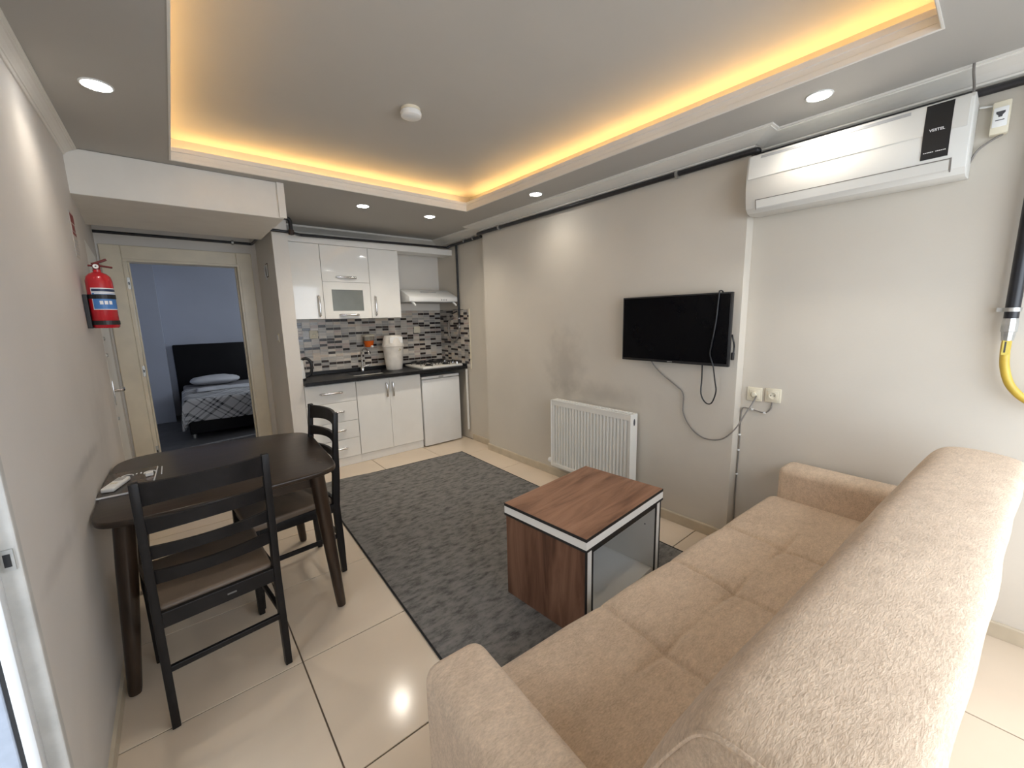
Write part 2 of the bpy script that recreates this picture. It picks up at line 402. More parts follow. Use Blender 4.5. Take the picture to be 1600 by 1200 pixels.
# plaid blanket: crossing line bands along two diagonals
def plaid():
    m, nt, p = new_mat('grey_plaid_blanket')
    tc = N(nt, 'ShaderNodeTexCoord'); mp = N(nt, 'ShaderNodeMapping'); mp.inputs['Rotation'].default_value = (0.0, 0.0, math.radians(45))
    nt.links.new(tc.outputs['UV'], mp.inputs['Vector'])
    sp = N(nt, 'ShaderNodeSeparateXYZ'); nt.links.new(mp.outputs['Vector'], sp.inputs['Vector'])
    tot = None
    for ax in ('X', 'Y'):
        for freq, off, w in ((3.0, 0.0, 0.10), (3.0, 0.18, 0.06), (3.0, 0.30, 0.035), (3.0, 0.55, 0.05)):
            a = N(nt, 'ShaderNodeMath', operation='MULTIPLY_ADD'); a.inputs[1].default_value = freq; a.inputs[2].default_value = off
            nt.links.new(sp.outputs[ax], a.inputs[0])
            fr = N(nt, 'ShaderNodeMath', operation='FRACT'); nt.links.new(a.outputs['Value'], fr.inputs[0])
            lt = N(nt, 'ShaderNodeMath', operation='LESS_THAN'); lt.inputs[1].default_value = w; nt.links.new(fr.outputs['Value'], lt.inputs[0])
            if tot is None: tot = lt.outputs['Value']
            else:
                ad = N(nt, 'ShaderNodeMath', operation='ADD'); nt.links.new(tot, ad.inputs[0]); nt.links.new(lt.outputs['Value'], ad.inputs[1]); tot = ad.outputs['Value']
    cr = N(nt, 'ShaderNodeMapRange'); cr.inputs['From Max'].default_value = 2.0; cr.inputs['To Min'].default_value = 0.0; cr.inputs['To Max'].default_value = 1.0
    nt.links.new(tot, cr.inputs['Value'])
    mx = N(nt, 'ShaderNodeMix', data_type='RGBA'); nt.links.new(cr.outputs['Result'], mx.inputs['Factor'])
    mx.inputs['A'].default_value = (0.72, 0.71, 0.71, 1); mx.inputs['B'].default_value = (0.05, 0.05, 0.055, 1)
    nt.links.new(mx.outputs['Result'], p.inputs['Base Color']); p.inputs['Roughness'].default_value = 0.9
    return m
MT['plaid'] = plaid()

def clear_plastic(name, col, rough=0.08, trans=0.85):
    m, nt, p = new_mat(name)
    p.inputs['Base Color'].default_value = col; p.inputs['Roughness'].default_value = rough
    p.inputs['Transmission Weight'].default_value = trans; p.inputs['IOR'].default_value = 1.25
    return m
MT['clear'] = clear_plastic('clear_plastic', (0.85, 0.8, 0.72, 1))
MT['soap'] = clear_plastic('orange_soap', (0.75, 0.14, 0.02, 1), 0.2, 0.25)

# ------------------------------------------------------------------ room dimensions
XL, XR, XP = -0.33, 2.67, 2.58          # left wall, right wall, face of the chimney breast
YN, YP0, YP1, YK = -0.80, 1.00, 3.55, 4.65
YD = 5.00                               # wall with the bedroom door
ZC = 2.395                              # lower ceiling
RX0, RX1, RY0, RY1 = 0.106, 2.135, 0.245, 3.165   # tray opening
ZU = 2.555                              # upper ceiling
TOP = 2.72

# floor: grout bed with tiles
b = B(); box(b, -0.62, 2.87, -0.95, 5.12, -0.08, -0.004)
floor = struct('floor', b, MT['grout'])
TS = 0.6; GX, GY = 0.263, 1.793
tile_cache = {}
ix0 = math.floor((-0.45 - GX) / TS); iy0 = math.floor((-0.8 - GY) / TS)
for i in range(ix0, ix0 + 7):
    for j in range(iy0, iy0 + 12):
        x0 = max(GX + i * TS, -0.45); x1 = min(GX + (i + 1) * TS, 2.67)
        y0 = max(GY + j * TS, -0.80); y1 = min(GY + (j + 1) * TS, 5.0)
        if x1 - x0 < 0.03 or y1 - y0 < 0.03: continue
        g = 0.0028
        key = (round(x1 - x0, 3), round(y1 - y0, 3))
        mw = Matrix.Translation(((x0 + x1) / 2, (y0 + y1) / 2, random.uniform(-0.0005, 0.0)))
        if key not in tile_cache:
            b = B(); hx, hy = key[0] / 2 - g, key[1] / 2 - g
            t = bmesh.new(); box(t, -hx, hx, -hy, hy, -0.012, 0.0); 
            bmesh.ops.bevel(t, geom=[e for e in t.edges if e.verts[0].co.z > -1e-4 and e.verts[1].co.z > -1e-4], offset=0.0012, segments=1, affect='EDGES')
            join(b, t); o = obj('floor_tile', b, MT['tile'], floor, local=True); tile_cache[key] = o
        else: o = copy_part(tile_cache[key], 'floor_tile', floor)
        o.matrix_basis = mw

# walls
b = B(); prism(b, [(XR, YN - 0.15), (XR, YP0), (XP, YP0), (XP, YP1), (XR, YP1), (XR, YK + 0.15), (2.87, YK + 0.15), (2.87, YN - 0.15)], 0, TOP)
struct('wall_right', b, MT['wall_r'])
b = B(); box(b, 0.80, 2.669, YK, YK + 0.15, 0, TOP); struct('wall_back', b, MT['wall_k'])
b = B(); prism(b, [(0.757, 4.13), (0.88, 4.13), (0.88, 4.21), (0.795, 4.21), (0.795, YD - 0.001), (0.757, YD - 0.001)], 0, ZC)
struct('wall_partition', b, MT['wall_k'])
# left wall: doorway beside the camera (Y 0.45-1.39), then solid, then slightly splayed in the hall recess
b = B()
prism(b, [(XL, 1.39), (XL, 3.25), (-0.425, YD + 0.15), (-0.60, YD + 0.15), (-0.60, 1.39)], 0, TOP)
box(b, -0.60, XL, 0.45, 1.391, 2.10, TOP); box(b, -0.60, XL, YN - 0.15, 0.45, 0, TOP)
struct('wall_left', b, MT['wall_l'])
# near wall behind the camera with a wide window opening
b = B(); WX0, WX1, WZ0, WZ1 = 0.15, 2.55, 0.25, 2.25
box(b, XL, WX0, YN - 0.15, YN, 0, TOP); box(b, WX1, 2.669, YN - 0.15, YN, 0, TOP)
box(b, WX0, WX1, YN - 0.15, YN, 0, WZ0); box(b, WX0, WX1, YN - 0.15, YN, WZ1, TOP)
struct('wall_near', b, MT['wall_k'])
b = B()
for x0, x1, z0, z1 in ((WX0, WX1, WZ0, WZ0 + 0.05), (WX0, WX1, WZ1 - 0.05, WZ1), (WX0, WX0 + 0.05, WZ0, WZ1), (WX1 - 0.05, WX1, WZ0, WZ1), (1.32, 1.38, WZ0, WZ1)):
    box(b, x0, x1, YN - 0.10, YN - 0.04, z0, z1, 0.004)
struct('window_1', b, MT['pvc'])
# wall with bedroom door
DX0, DX1, DZ = -0.235, 0.575, 2.02
b = B(); box(b, -0.42, DX0 - 0.02, YD, YD + 0.12, 0, TOP); box(b, DX1 + 0.02, 0.80, YD, YD + 0.12, 0, TOP); box(b, DX0 - 0.02, DX1 + 0.02, YD, YD + 0.12, DZ + 0.02, TOP)
struct('wall_hall', b, MT['wall_k'])
# dropped bulkhead over the hall recess
b = B(); box(b, XL - 0.08, 0.685, 3.25, 3.585, 2.162, ZC - 0.001, 0.004); box(b, XL - 0.08, 0.685, 3.58, 4.20, 2.170, ZC - 0.001, 0.003); box(b, 0.655, 0.70, 3.235, 3.25, 2.165, ZC - 0.002, 0.003)
struct('trim_1', b, MT['mould'])

# ceiling: lower plate with a tray opening, cove channel, upper plate
b = B()
ox0, ox1, oy0, oy1 = -0.62, 2.87, -0.95, YD + 0.12
for x0, x1, y0, y1 in ((ox0, RX0, oy0, oy1), (RX1, ox1, oy0, oy1), (RX0, RX1, oy0, RY0), (RX0, RX1, RY1, oy1)):
    box(b, x0, x1, y0, y1, ZC, ZC + 0.02)
CV = 0.13
cx0, cx1, cy0, cy1 = RX0 - CV, RX1 + CV, RY0 - CV, RY1 + CV
for x0, x1, y0, y1 in ((cx0 - 0.05, cx0, cy0 - 0.05, cy1 + 0.05), (cx1, cx1 + 0.05, cy0 - 0.05, cy1 + 0.05), (cx0, cx1, cy0 - 0.05, cy0), (cx0, cx1, cy1, cy1 + 0.05)):
    box(b, x0, x1, y0, y1, ZC + 0.02, ZU + 0.05)
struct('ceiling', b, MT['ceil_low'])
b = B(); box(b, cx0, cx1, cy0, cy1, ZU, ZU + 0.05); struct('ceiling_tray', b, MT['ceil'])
b = B(); box(b, ox0, ox1, oy0, oy1, TOP, TOP + 0.1); struct('roof_slab', b, MT['exterior'])
# moulded lip around the tray opening
lip = [(-0.003, ZC + 0.002), (-0.003, ZC - 0.003), (0.003, ZC - 0.003), (0.006, ZC - 0.001), (0.006, ZC + 0.020), (0.0015, ZC + 0.023), (0.0015, ZC + 0.046), (0.006, ZC + 0.049), (0.006, ZC + 0.072), (-0.012, ZC + 0.072), (-0.012, ZC + 0.002)]
b = B(); sweep_plan(b, [(RX0, RY0), (RX1, RY0), (RX1, RY1), (RX0, RY1)], lip, closed=True)
struct('trim_2', b, MT['mould'])
# crown mouldings
def crown(h, w):
    return [(0, ZC), (w, ZC), (w, ZC - 0.008), (w - 0.010, ZC - 0.009), (w - 0.010, ZC - 0.014), (w - 0.022, ZC - 0.015), (w * 0.72, ZC - h * 0.34), (w * 0.50, ZC - h * 0.48), (w * 0.30, ZC - h * 0.66), (w * 0.24, ZC - h * 0.74), (w * 0.17, ZC - h * 0.76), (w * 0.17, ZC - h * 0.90), (w * 0.10, ZC - h), (0, ZC - h)]
b = B(); sweep_plan(b, [(XR, YN), (XR, YP0), (XP, YP0), (XP, YP1), (XR, YP1), (XR, YK), (0.885, YK)], crown(0.055, 0.145))
struct('trim_3', b, MT['mould'])
b = B(); sweep_plan(b, [(XL, 3.248), (XL, YN)], crown(0.042, 0.055))
struct('trim_4', b, MT['mould'])
# skirting
b = B(); sk = [(0, 0.0), (0.012, 0.0), (0.012, 0.066), (0.008, 0.072), (0, 0.072)]
sweep_plan(b, [(XR, YN), (XR, YP0), (XP, YP0), (XP, YP1), (XR, YP1), (XR, 3.99)], sk)
struct('baseboard_right', b, MT['skirt'])
b = B(); sweep_plan(b, [(XL, 3.25), (XL, 1.40)], [(0, 0.0), (0.010, 0.0), (0.010, 0.055), (0, 0.06)])
struct('baseboard_left', b, MT['skirt'])
b = B(); box(b, 0.66, 0.757, YD - 0.012, YD, 0, 0.07); struct('baseboard_hall', b, MT['skirt'])

# doorway beside the camera, left edge of the picture: jamb, frame and sash profile
b = B(); box(b, -0.60, XL + 0.004, 1.365, 1.392, 0, 2.10, 0.004); box(b, -0.60, XL + 0.004, 0.448, 0.475, 0, 2.10, 0.004); box(b, -0.60, XL + 0.004, 0.45, 1.39, 2.085, 2.112, 0.004)
d1 = struct('door_1', b, MT['marble'])
b = B(); box(b, -0.381, -0.358, 1.332, 1.366, 0, 2.085, 0.006); box(b, -0.425, -0.362, 0.474, 0.52, 0, 2.085, 0.006)
obj('door_frame', b, MT['pvc'], d1, 40)
b = B(); box(b, -0.388, -0.381, 1.337, 1.360, 0, 2.085); obj('gasket', b, MT['black_matt'], d1)
b = B(); box(b, -0.60, -0.388, 1.335, 1.360, 0, 2.085, 0.003); obj('sash_profile', b, MT['alu'], d1)
b = B(); box(b, -0.354, -0.334, 1.3605, 1.3660, 0.925, 0.975); sp_ = obj('strike_plate', b, MT['zinc'], d1)
b = B(); box(b, -0.47, -0.42, 0.48, 1.12, 0.01, 2.08, 0.004); obj('light_block_panel', b, MT['pvc'], d1)  # unseen panel added to cut the daylight coming through the doorway
b = B(); box(b, -0.350, -0.339, 1.3595, 1.3610, 0.935, 0.965); obj('bolt_hole', b, MT['black_matt'], sp_)
# unseen outside ground slab, added to keep out sky light from below
b = B(); box(b, -3.0, 5.0, -4.0, YN - 0.15, -0.12, -0.06); box(b, -3.0, -0.62, -0.95, 2.6, -0.12, -0.06)
struct('sky_block_ground', b, MT['exterior'])

# ------------------------------------------------------------------ bedroom beyond the door
b = B(); box(b, -0.9, 2.45, YD + 0.12, 8.55, -0.05, 0.0); struct('floor_bedroom', b, MT['carpet_bed'])
b = B(); box(b, -0.9, 2.45, YD + 0.12, 8.55, 2.5, 2.55); struct('ceiling_bedroom', b, MT['ceil'])
b = B(); box(b, -0.9, 2.45, 8.42, 8.55, 0, 2.5); box(b, -0.80, -0.115, 7.95, 8.42, 0, 2.5); struct('wall_bedroom_back', b, MT['wall_bed'])
b = B(); box(b, -0.9, -0.80, YD + 0.12, 8.42, 0, 2.5); struct('wall_bedroom_left', b, MT['wall_bed'])
b = B(); box(b, 2.30, 2.45, YD + 0.12, 6.4, 0, 2.5); box(b, 2.30, 2.45, 7.6, 8.42, 0, 2.5); box(b, 2.30, 2.45, 6.4, 7.6, 0, 1.05); box(b, 2.30, 2.45, 6.4, 7.6, 2.05, 2.5)
struct('wall_bedroom_right', b, MT['wall_bed'])
b = B(); box(b, -0.9, -0.42, YD + 0.02, YD + 0.12, 0, 2.5); box(b, 0.80, 2.45, YD + 0.0, YD + 0.12, 0, 2.5); struct('wall_bedroom_front', b, MT['wall_bed'])
b = B()
for y0, y1, z0, z1 in ((6.4, 7.6, 1.05, 1.09), (6.4, 7.6, 2.01, 2.05), (6.4, 6.45, 1.05, 2.05), (7.55, 7.6, 1.05, 2.05), (6.97, 7.03, 1.05, 2.05)): box(b, 2.34, 2.40, y0, y1, z0, z1, 0.004)
struct('window_2', b, MT['pvc'])

# bedroom door frame
b = B()
box(b, DX0 - 0.165, DX0 - 0.03, YD - 0.022, YD, 0, DZ + 0.135, 0.006); box(b, DX1, DX1 + 0.130, YD - 0.022, YD, 0, DZ + 0.135, 0.006)
box(b, DX0 - 0.03, DX1, YD - 0.022, YD, DZ, DZ + 0.135, 0.006)
d2 = struct('door_2', b, MT['cream'])
b = B(); box(b, DX0 - 0.032, DX0, YD - 0.028, YD + 0.13, 0, DZ + 0.002, 0.006); box(b, DX1 - 0.002, DX1 + 0.02, YD - 0.028, YD + 0.13, 0, DZ + 0.002, 0.005); box(b, DX0 - 0.03, DX1 + 0.02, YD - 0.026, YD + 0.13, DZ - 0.002, DZ + 0.022, 0.005)
obj('door_lining', b, MT['cream'], d2)
b = B(); box(b, DX0, DX0 + 0.012, YD + 0.05, YD + 0.10, 0, DZ, 0.003); box(b, DX1 - 0.014, DX1 - 0.002, YD + 0.05, YD + 0.10, 0, DZ, 0.003); obj('door_stop', b, MT['cream'], d2)
for z in (1.83, 1.05, 0.29):
    b = B(); box(b, DX0 - 0.018, DX0 + 0.0015, YD - 0.030, YD + 0.02, z - 0.05, z + 0.05, 0.001); s = obj('strike_plate', b, MT['zinc'], d2)
    b = B(); box(b, DX0 - 0.012, DX0 - 0.004, YD - 0.0315, YD - 0.029, z - 0.012, z + 0.012); obj('bolt_hole', b, MT['black_matt'], s)
b = B(); box(b, DX0 - 0.002, DX1, YD - 0.02, YD + 0.125, -0.003, 0.006, 0.002); obj('threshold', b, MT['skirt'], d2)

# white entrance door in the left wall of the hall recess
Mh = Matrix.Translation((-0.3555, 3.72, 0)) @ Matrix.Rotation(math.atan2(0.0905, 1.9), 4, 'Z')
b = B(); box(b, -0.006, 0.0028, 0.0, 0.92, 0.01, 2.0, 0.002, M=Mh); d3 = struct('door_3', b, MT['white_matt'])
b = B(); box(b, 0.004, 0.008, 0.07, 0.105, 0.93, 1.10, 0.001, M=Mh); tube(b, [Mh @ Vector(p) for p in ((0.006, 0.088, 1.03), (0.05, 0.088, 1.03), (0.052, 0.10, 1.03), (0.05, 0.15, 1.035), (0.045, 0.21, 1.025))], 0.011, 8)
obj('door_handle', b, MT['chrome'], d3, 40)
for z in (1.27, 1.38, 0.84):
    b = B(); lathe(b, [(0.012, 0), (0.012, 0.006), (0.006, 0.008), (0, 0.008)], 12, M=Mh @ Matrix.Translation((0.003, 0.07, z)) @ Matrix.Rotation(PI / 2, 4, 'Y')); obj('lock_cylinder', b, MT['zinc'], d3, 40)

# ------------------------------------------------------------------ kitchen
YF = 4.13                      # front of the base cabinets
def bar_handle(parent, p, q, axis, name='handle'):
    b = B(); p = Vector(p); q = Vector(q); d = (q - p); o = Vector((0, -0.022, 0)); n = d.normalized()
    w = Vector((1, 0, 0)) if axis == 'z' else Vector((0, 0, 1))
    pts = [p, p + o * 0.8 + d * 0.05, p + o + d * 0.2, p + o * 1.15 + d * 0.5, p + o + d * 0.8, p + o * 0.8 + d * 0.95, q]
    tube(b, pts, [0.009, 0.012, 0.011, 0.010, 0.011, 0.012, 0.009], 10)
    return obj(name, b, MT['chrome'], parent, 45)

# base cabinets
bc = thing('base_cabinet', 'white base cabinet with four drawers under the black worktop', 'cabinet', (1.115, 4.38, 0))
b = B(); box(b, 0.886, 1.358, YF + 0.02, YK - 0.002, 0.085, 0.864); obj('body', b, MT['white_matt'], bc)
b = B(); box(b, 0.886, 1.360, YF + 0.012, YF + 0.03, 0.002, 0.085); obj('plinth', b, MT['white_matt'], bc)
for z0, z1 in ((0.668, 0.852), (0.468, 0.664), (0.284, 0.464), (0.092, 0.280)):
    b = B(); box(b, 0.884, 1.356, YF, YF + 0.02, z0, z1, 0.002); d = obj('drawer', b, MT['white_gloss'], bc)
    zc = (z0 + z1) / 2 + 0.006; bar_handle(d, (1.015, YF, zc), (1.225, YF, zc), 'x')
bc = thing('base_cabinet', 'white two-door base cabinet between the drawers and the small fridge', 'cabinet', (1.72, 4.38, 0))
b = B(); box(b, 1.361, 2.072, YF + 0.02, YK - 0.002, 0.085, 0.864); obj('body', b, MT['white_matt'], bc)
b = B(); box(b, 1.361, 2.074, YF + 0.012, YF + 0.03, 0.002, 0.085); obj('plinth', b, MT['white_matt'], bc)
for x0, x1, hx in ((1.362, 1.710, 1.676), (1.713, 2.074, 1.745)):
    b = B(); box(b, x0, x1, YF, YF + 0.02, 0.092, 0.852, 0.002); d = obj('door', b, MT['white_gloss'], bc)
    bar_handle(d, (hx, YF, 0.655), (hx, YF, 0.800), 'z')
# end panel strip at the right wall
b = B(); box(b, 2.635, 2.655, 4.045, 4.065, 0.12, 0.862, 0.002)
tag(obj('edge_strip', b, MT['white_matt']), 'thin white upright strip hanging below the worktop beside the fridge', 'trim strip')

# fridge
fr = thing('mini_fridge', 'small white under-counter refrigerator beside the two-door base cabinet', 'refrigerator', (2.33, 4.37, 0))
b = B(); box(b, 2.088, 2.572, YF + 0.05, YK - 0.03, 0.03, 0.815, 0.006); obj('body', b, MT['white_plastic'], fr)
b = B(); box(b, 2.086, 2.574, YF - 0.02, YF + 0.045, 0.012, 0.783, 0.008); obj('door', b, MT['white_plastic'], fr, 40)
b = B(); box(b, 2.086, 2.574, YF - 0.015, YF + 0.05, 0.789, 0.818, 0.006); tp = obj('top_edge', b, MT['white_plastic'], fr, 40)
b = B(); box(b, 2.30, 2.36, YF - 0.017, YF - 0.012, 0.792, 0.812); obj('grip_recess', b, MT['grey_vent'], tp)
for x in (2.11, 2.55):
    b = B(); lathe(b, [(0.014, 0), (0.014, 0.03), (0, 0.03)], 12, M=Matrix.Translation((x, YF + 0.07, 0))); obj('foot', b, MT['black_matt'], fr)

# worktop with sink
ct = thing('worktop', 'black granite worktop running over the base cabinets', 'worktop', (1.75, 4.36, 0.865))
b = B(); y0, y1 = 4.065, YK - 0.001
box(b, 0.884, 1.38, y0, y1, 0.866, 0.900, 0.003); box(b, 1.38, 1.80, y0, 4.20, 0.866, 0.900, 0.003); box(b, 1.38, 1.80, 4.54, y1, 0.866, 0.900, 0.003); box(b, 1.80, 2.666, y0, y1, 0.866, 0.900, 0.003)
obj('slab', b, MT['granite'], ct)
b = B(); box(b, 0.80, 2.668, YK - 0.022, YK - 0.001, 0.900, 0.936, 0.002); box(b, 2.648, 2.668, 4.065, YK - 0.022, 0.900, 0.925, 0.002); obj('upstand', b, MT['granite'], ct)
b = B(); box(b, 1.385, 1.795, 4.205, 4.535, 0.74, 0.745); box(b, 1.38, 1.386, 4.20, 4.54, 0.74, 0.898); box(b, 1.794, 1.80, 4.20, 4.54, 0.74, 0.898); box(b, 1.386, 1.794, 4.20, 4.206, 0.74, 0.898); box(b, 1.386, 1.794, 4.534, 4.54, 0.74, 0.898)
obj('sink_bowl', b, MT['black_matt'], ct)

# upper cabinets
YU = 4.31
uc = thing('wall_cabinet', 'tall narrow white wall cabinet at the left end above the kettle', 'cabinet', (1.05, 4.48, 1.485))
b = B(); box(b, 0.885, 1.180, YU + 0.02, YK - 0.002, 1.487, 2.196); obj('body', b, MT['white_matt'], uc)
b = B(); box(b, 0.890, 1.180, YU, YU + 0.02, 1.485, 2.196, 0.002); d = obj('door', b, MT['white_gloss'], uc); bar_handle(d, (1.135, YU, 1.51), (1.135, YU, 1.71), 'z')
uc = thing('wall_cabinet', 'white wall cabinet with a plain flap above a flap with frosted glass pane', 'cabinet', (1.415, 4.48, 1.485))
b = B(); box(b, 1.1825, 1.6505, YU + 0.02, YK - 0.002, 1.487, 2.196); obj('body', b, MT['white_matt'], uc)
b = B(); box(b, 1.1835, 1.6495, YU, YU + 0.02, 1.848, 2.196, 0.002); d = obj('door', b, MT['white_gloss'], uc); bar_handle(d, (1.315, YU, 1.893), (1.515, YU, 1.893), 'x')
b = B(); x0, x1, z0, z1 = 1.1835, 1.6495, 1.485, 1.844; gx0, gx1, gz0, gz1 = 1.262, 1.572, 1.562, 1.772
for q in ((x0, gx0, z0, z1), (gx1, x1, z0, z1), (gx0, gx1, z0, gz0), (gx0, gx1, gz1, z1)): box(b, q[0], q[1], YU, YU + 0.02, q[2], q[3])
d = obj('door', b, MT['white_gloss'], uc); bar_handle(d, (1.318, YU, 1.520), (1.515, YU, 1.520), 'x')
b = B(); box(b, gx0, gx1, YU + 0.007, YU + 0.012, gz0, gz1); obj('glass_pane', b, MT['frost'], d)
uc = thing('wall_cabinet', 'tall narrow white wall cabinet next to the extractor hood', 'cabinet', (1.82, 4.48, 1.485))
b = B(); box(b, 1.6535, 1.982, YU + 0.02, YK - 0.002, 1.487, 2.196); obj('body', b, MT['white_matt'], uc)
b = B(); box(b, 1.6535, 1.982, YU, YU + 0.02, 1.485, 2.196, 0.002); d = obj('door', b, MT['white_gloss'], uc); bar_handle(d, (1.697, YU, 1.512), (1.697, YU, 1.713), 'z')
b = B(); box(b, 0.884, 2.668, YU - 0.01, YK - 0.147, 2.198, 2.262, 0.003)
tag(obj('cabinet_top_board', b, MT['white_matt']), 'long white board along the top of the wall cabinets', 'board')

# extractor hood
hd = thing('extractor_hood', 'white slanted extractor hood above the gas hob', 'extractor hood', (2.33, 4.45, 1.65))
prof = [(YK - 0.003, 1.655), (YK - 0.003, 1.80), (4.42, 1.80), (4.20, 1.715), (4.185, 1.70), (4.185, 1.655)]
b = B(); extrude_profile(b, prof, 'x', 2.03, 2.645, bev=0.004); obj('canopy', b, MT['white_plastic'], hd, 30)
b = B(); box(b, 2.05, 2.625, 4.22, YK - 0.05, 1.649, 1.655); obj('filter', b, MT['grey_vent'], hd)
Ms = Matrix.Translation((2.345, 4.335, 1.7685)) @ Matrix.Rotation(math.atan2(0.085, 0.22), 4, 'X')
b = B(); box(b, -0.10, 0.10, -0.012, 0.012, -0.002, 0.002, M=Ms); obj('vent_slot', b, MT['grey_vent'], hd)
b = B()
for x in (2.43, 2.46, 2.49): box(b, x - 0.008, x + 0.008, 4.182, 4.186, 1.667, 1.683)
obj('switch', b, MT['grey_vent'], hd)
for x in (2.075, 2.60):
    b = B(); tube(b, [(x, 4.22, 1.652), (x + 0.015, 4.20, 1.632), (x + 0.03, 4.195, 1.612)], 0.011, 8); obj('lamp_clip', b, MT['white_plastic'], hd, 40)

# mosaic backsplash: individual dark tiles are pieces, the pale ones are one sheet
MOS = [plain('mosaic_pale_grey', srgb(188, 181, 172), 0.25, var=0.05), plain('mosaic_beige', srgb(192, 178, 162), 0.25, var=0.05), plain('mosaic_grey', srgb(168, 164, 158), 0.2, var=0.06),
       plain('mosaic_warm_white', srgb(204, 195, 183), 0.25, var=0.05), plain('mosaic_mauve', srgb(182, 166, 157), 0.25, var=0.05), plain('mosaic_silver', srgb(156, 153, 149), 0.15, var=0.06)]
DARK = plain('mosaic_black_brown', srgb(48, 40, 38), 0.18, var=0.2, scale=40)
GROUT2 = plain('mosaic_grout', srgb(205, 200, 192), 0.8, var=0.05)
bs = thing('mosaic_backsplash', 'mosaic tile backsplash of black and pale little bricks above the worktop', 'backsplash', (1.75, YK, 0.9))
b = B(); box(b, 0.80, 2.668, YK - 0.006, YK - 0.0005, 0.936, 1.567); box(b, XR - 0.006, XR - 0.0005, 3.985, YK - 0.006, 0.89, 1.567); obj('grout_bed', b, GROUT2, bs)
PW, PH = 0.0775, 0.0287
b = B(); b2 = B(); dark_src = None; dark_n = 0
rnd = random.Random(3)
def mos_box(x0, x1, z0, z1, mi):
    box(b, x0, x1, YK - 0.0095, YK - 0.006, z0, z1, mi=mi)
cols = int((2.655 - 0.80) / PW); rows = int((1.567 - 0.936) / PH)
pat = {}
def is_dark(c, r):
    # scattered dark bricks, now and then two or three side by side, never a full band
    return pat.get((c, r), False)
for c in range(-2, cols + 16):
    r = rnd.randint(0, 2)
    while r < rows + 2:
        pat[(c, r)] = True
        if rnd.random() < 0.18: pat[(c + 1, r)] = True
        r += rnd.choice((2, 3, 4, 4, 5, 5, 6))
b.faces.layers.int.verify()
def add_dark(M):
    global dark_src, dark_n
    if dark_src is None:
        t = B(); box(t, -PW / 2 + 0.002, PW / 2 - 0.002, -0.0045, 0, -PH / 2 + 0.0018, PH / 2 - 0.0018, 0.0008, 1)
        dark_src = obj('mosaic_tile', t, DARK, bs, local=True); o = dark_src
    else: o = copy_part(dark_src, 'mosaic_tile', bs)
    o.matrix_basis = WM[bs.name].inverted() @ M; dark_n += 1
for c in range(cols + 1):
    for r in range(rows + 1):
        x0 = 0.80 + c * PW; x1 = min(x0 + PW, 2.662); z0 = 0.936 + r * PH; z1 = min(z0 + PH, 1.567)
        if x1 - x0 < 0.01 or z1 - z0 < 0.006: continue
        if x0 < 1.97 and z0 > 1.50: continue
        if is_dark(c, r) and dark_n < 300 and x1 - x0 > PW * 0.95 and z1 - z0 > PH * 0.95:
            add_dark(Matrix.Translation(((x0 + x1) / 2, YK - 0.006, (z0 + z1) / 2)))
        else:
            box(b, x0 + 0.002, x1 - 0.002, YK - 0.0095, YK - 0.006, z0 + 0.0018, z1 - 0.0018, mi=rnd.choice((0, 0, 1, 2, 2, 3, 4, 5)))
cols2 = int((YK - 0.01 - 3.99) / PW)
for c in range(cols2 + 1):
    for r in range(rows + 2):
        y1 = YK - 0.010 - c * PW; y0 = max(y1 - PW, 3.988); z0 = 0.926 + r * PH; z1 = min(z0 + PH, 1.567)
        if y1 - y0 < 0.01 or z1 - z0 < 0.006: continue
        mi = 6 if is_dark(c + cols + 2, r) else rnd.choice((0, 0, 1, 2, 2, 3, 4, 5))
        if mi == 6 and dark_n < 300 and y1 - y0 > PW * 0.95 and z1 - z0 > PH * 0.95:
            add_dark(Matrix.Translation((XR - 0.006, (y0 + y1) / 2, (z0 + z1) / 2)) @ Matrix.Rotation(-PI / 2, 4, 'Z'))
        else: box(b, XR - 0.0095, XR - 0.006, y0 + 0.002, y1 - 0.002, z0 + 0.0018, z1 - 0.0018, mi=mi)
o = obj('pale_mosaic_sheet', b, MOS + [DARK], bs); o['kind'] = 'stuff'
b2.free()
b = B(); box(b, XR - 0.012, XR - 0.0005, 3.970, 3.985, 0.87, 1.572, 0.002); obj('end_trim', b, MT['cream_plastic'], bs)
# outlets in the backsplash
def outlet(name, label, M, mat, group=None, cat='socket', plug=True):
    t = thing(name, label, cat, M.translation)
    b = B(); box(b, -0.041, 0.041, -0.012, 0, -0.041, 0.041, 0.004, M=M); obj('frame', b, mat, t, 40)
    b = B(); box(b, -0.029, 0.029, -0.016, -0.010, -0.029, 0.029, 0.004, M=M); pl = obj('plate', b, mat, t, 40)
    if plug:
        b = B(); lathe(b, [(0.0215, 0.0165), (0.0195, 0.0178), (0.018, 0.0166)], 20, M=M @ Matrix.Rotation(PI / 2, 4, 'X')); obj('socket_rim', b, mat, pl, 40)
        b = B(); lathe(b, [(0.0178, 0.0164), (0.0, 0.0164)], 20, M=M @ Matrix.Rotation(PI / 2, 4, 'X')); obj('socket_well', b, MT['grey_cable'] if mat is MT['cream_plastic'] else mat, pl)
        for sx in (-0.009, 0.009):
            b = B(); lathe(b, [(0.0032, 0.0164), (0.0032, 0.0172), (0, 0.0172)], 8, M=M @ Matrix.Translation((sx, 0, 0)) @ Matrix.Rotation(PI / 2, 4, 'X')); obj('contact_hole', b, MT['black_matt'], pl)
    return t
outlet('wall_socket', 'cream wall socket in the mosaic tiles above the left of the worktop', Matrix.Translation((1.137, YK - 0.0098, 1.325)), MT['cream_plastic'])
outlet('wall_socket', 'yellowed wall socket in the mosaic tiles between the bin and the hob', Matrix.Translation((2.321, YK - 0.0098, 1.335)), MT['cream_plastic'], plug=False)

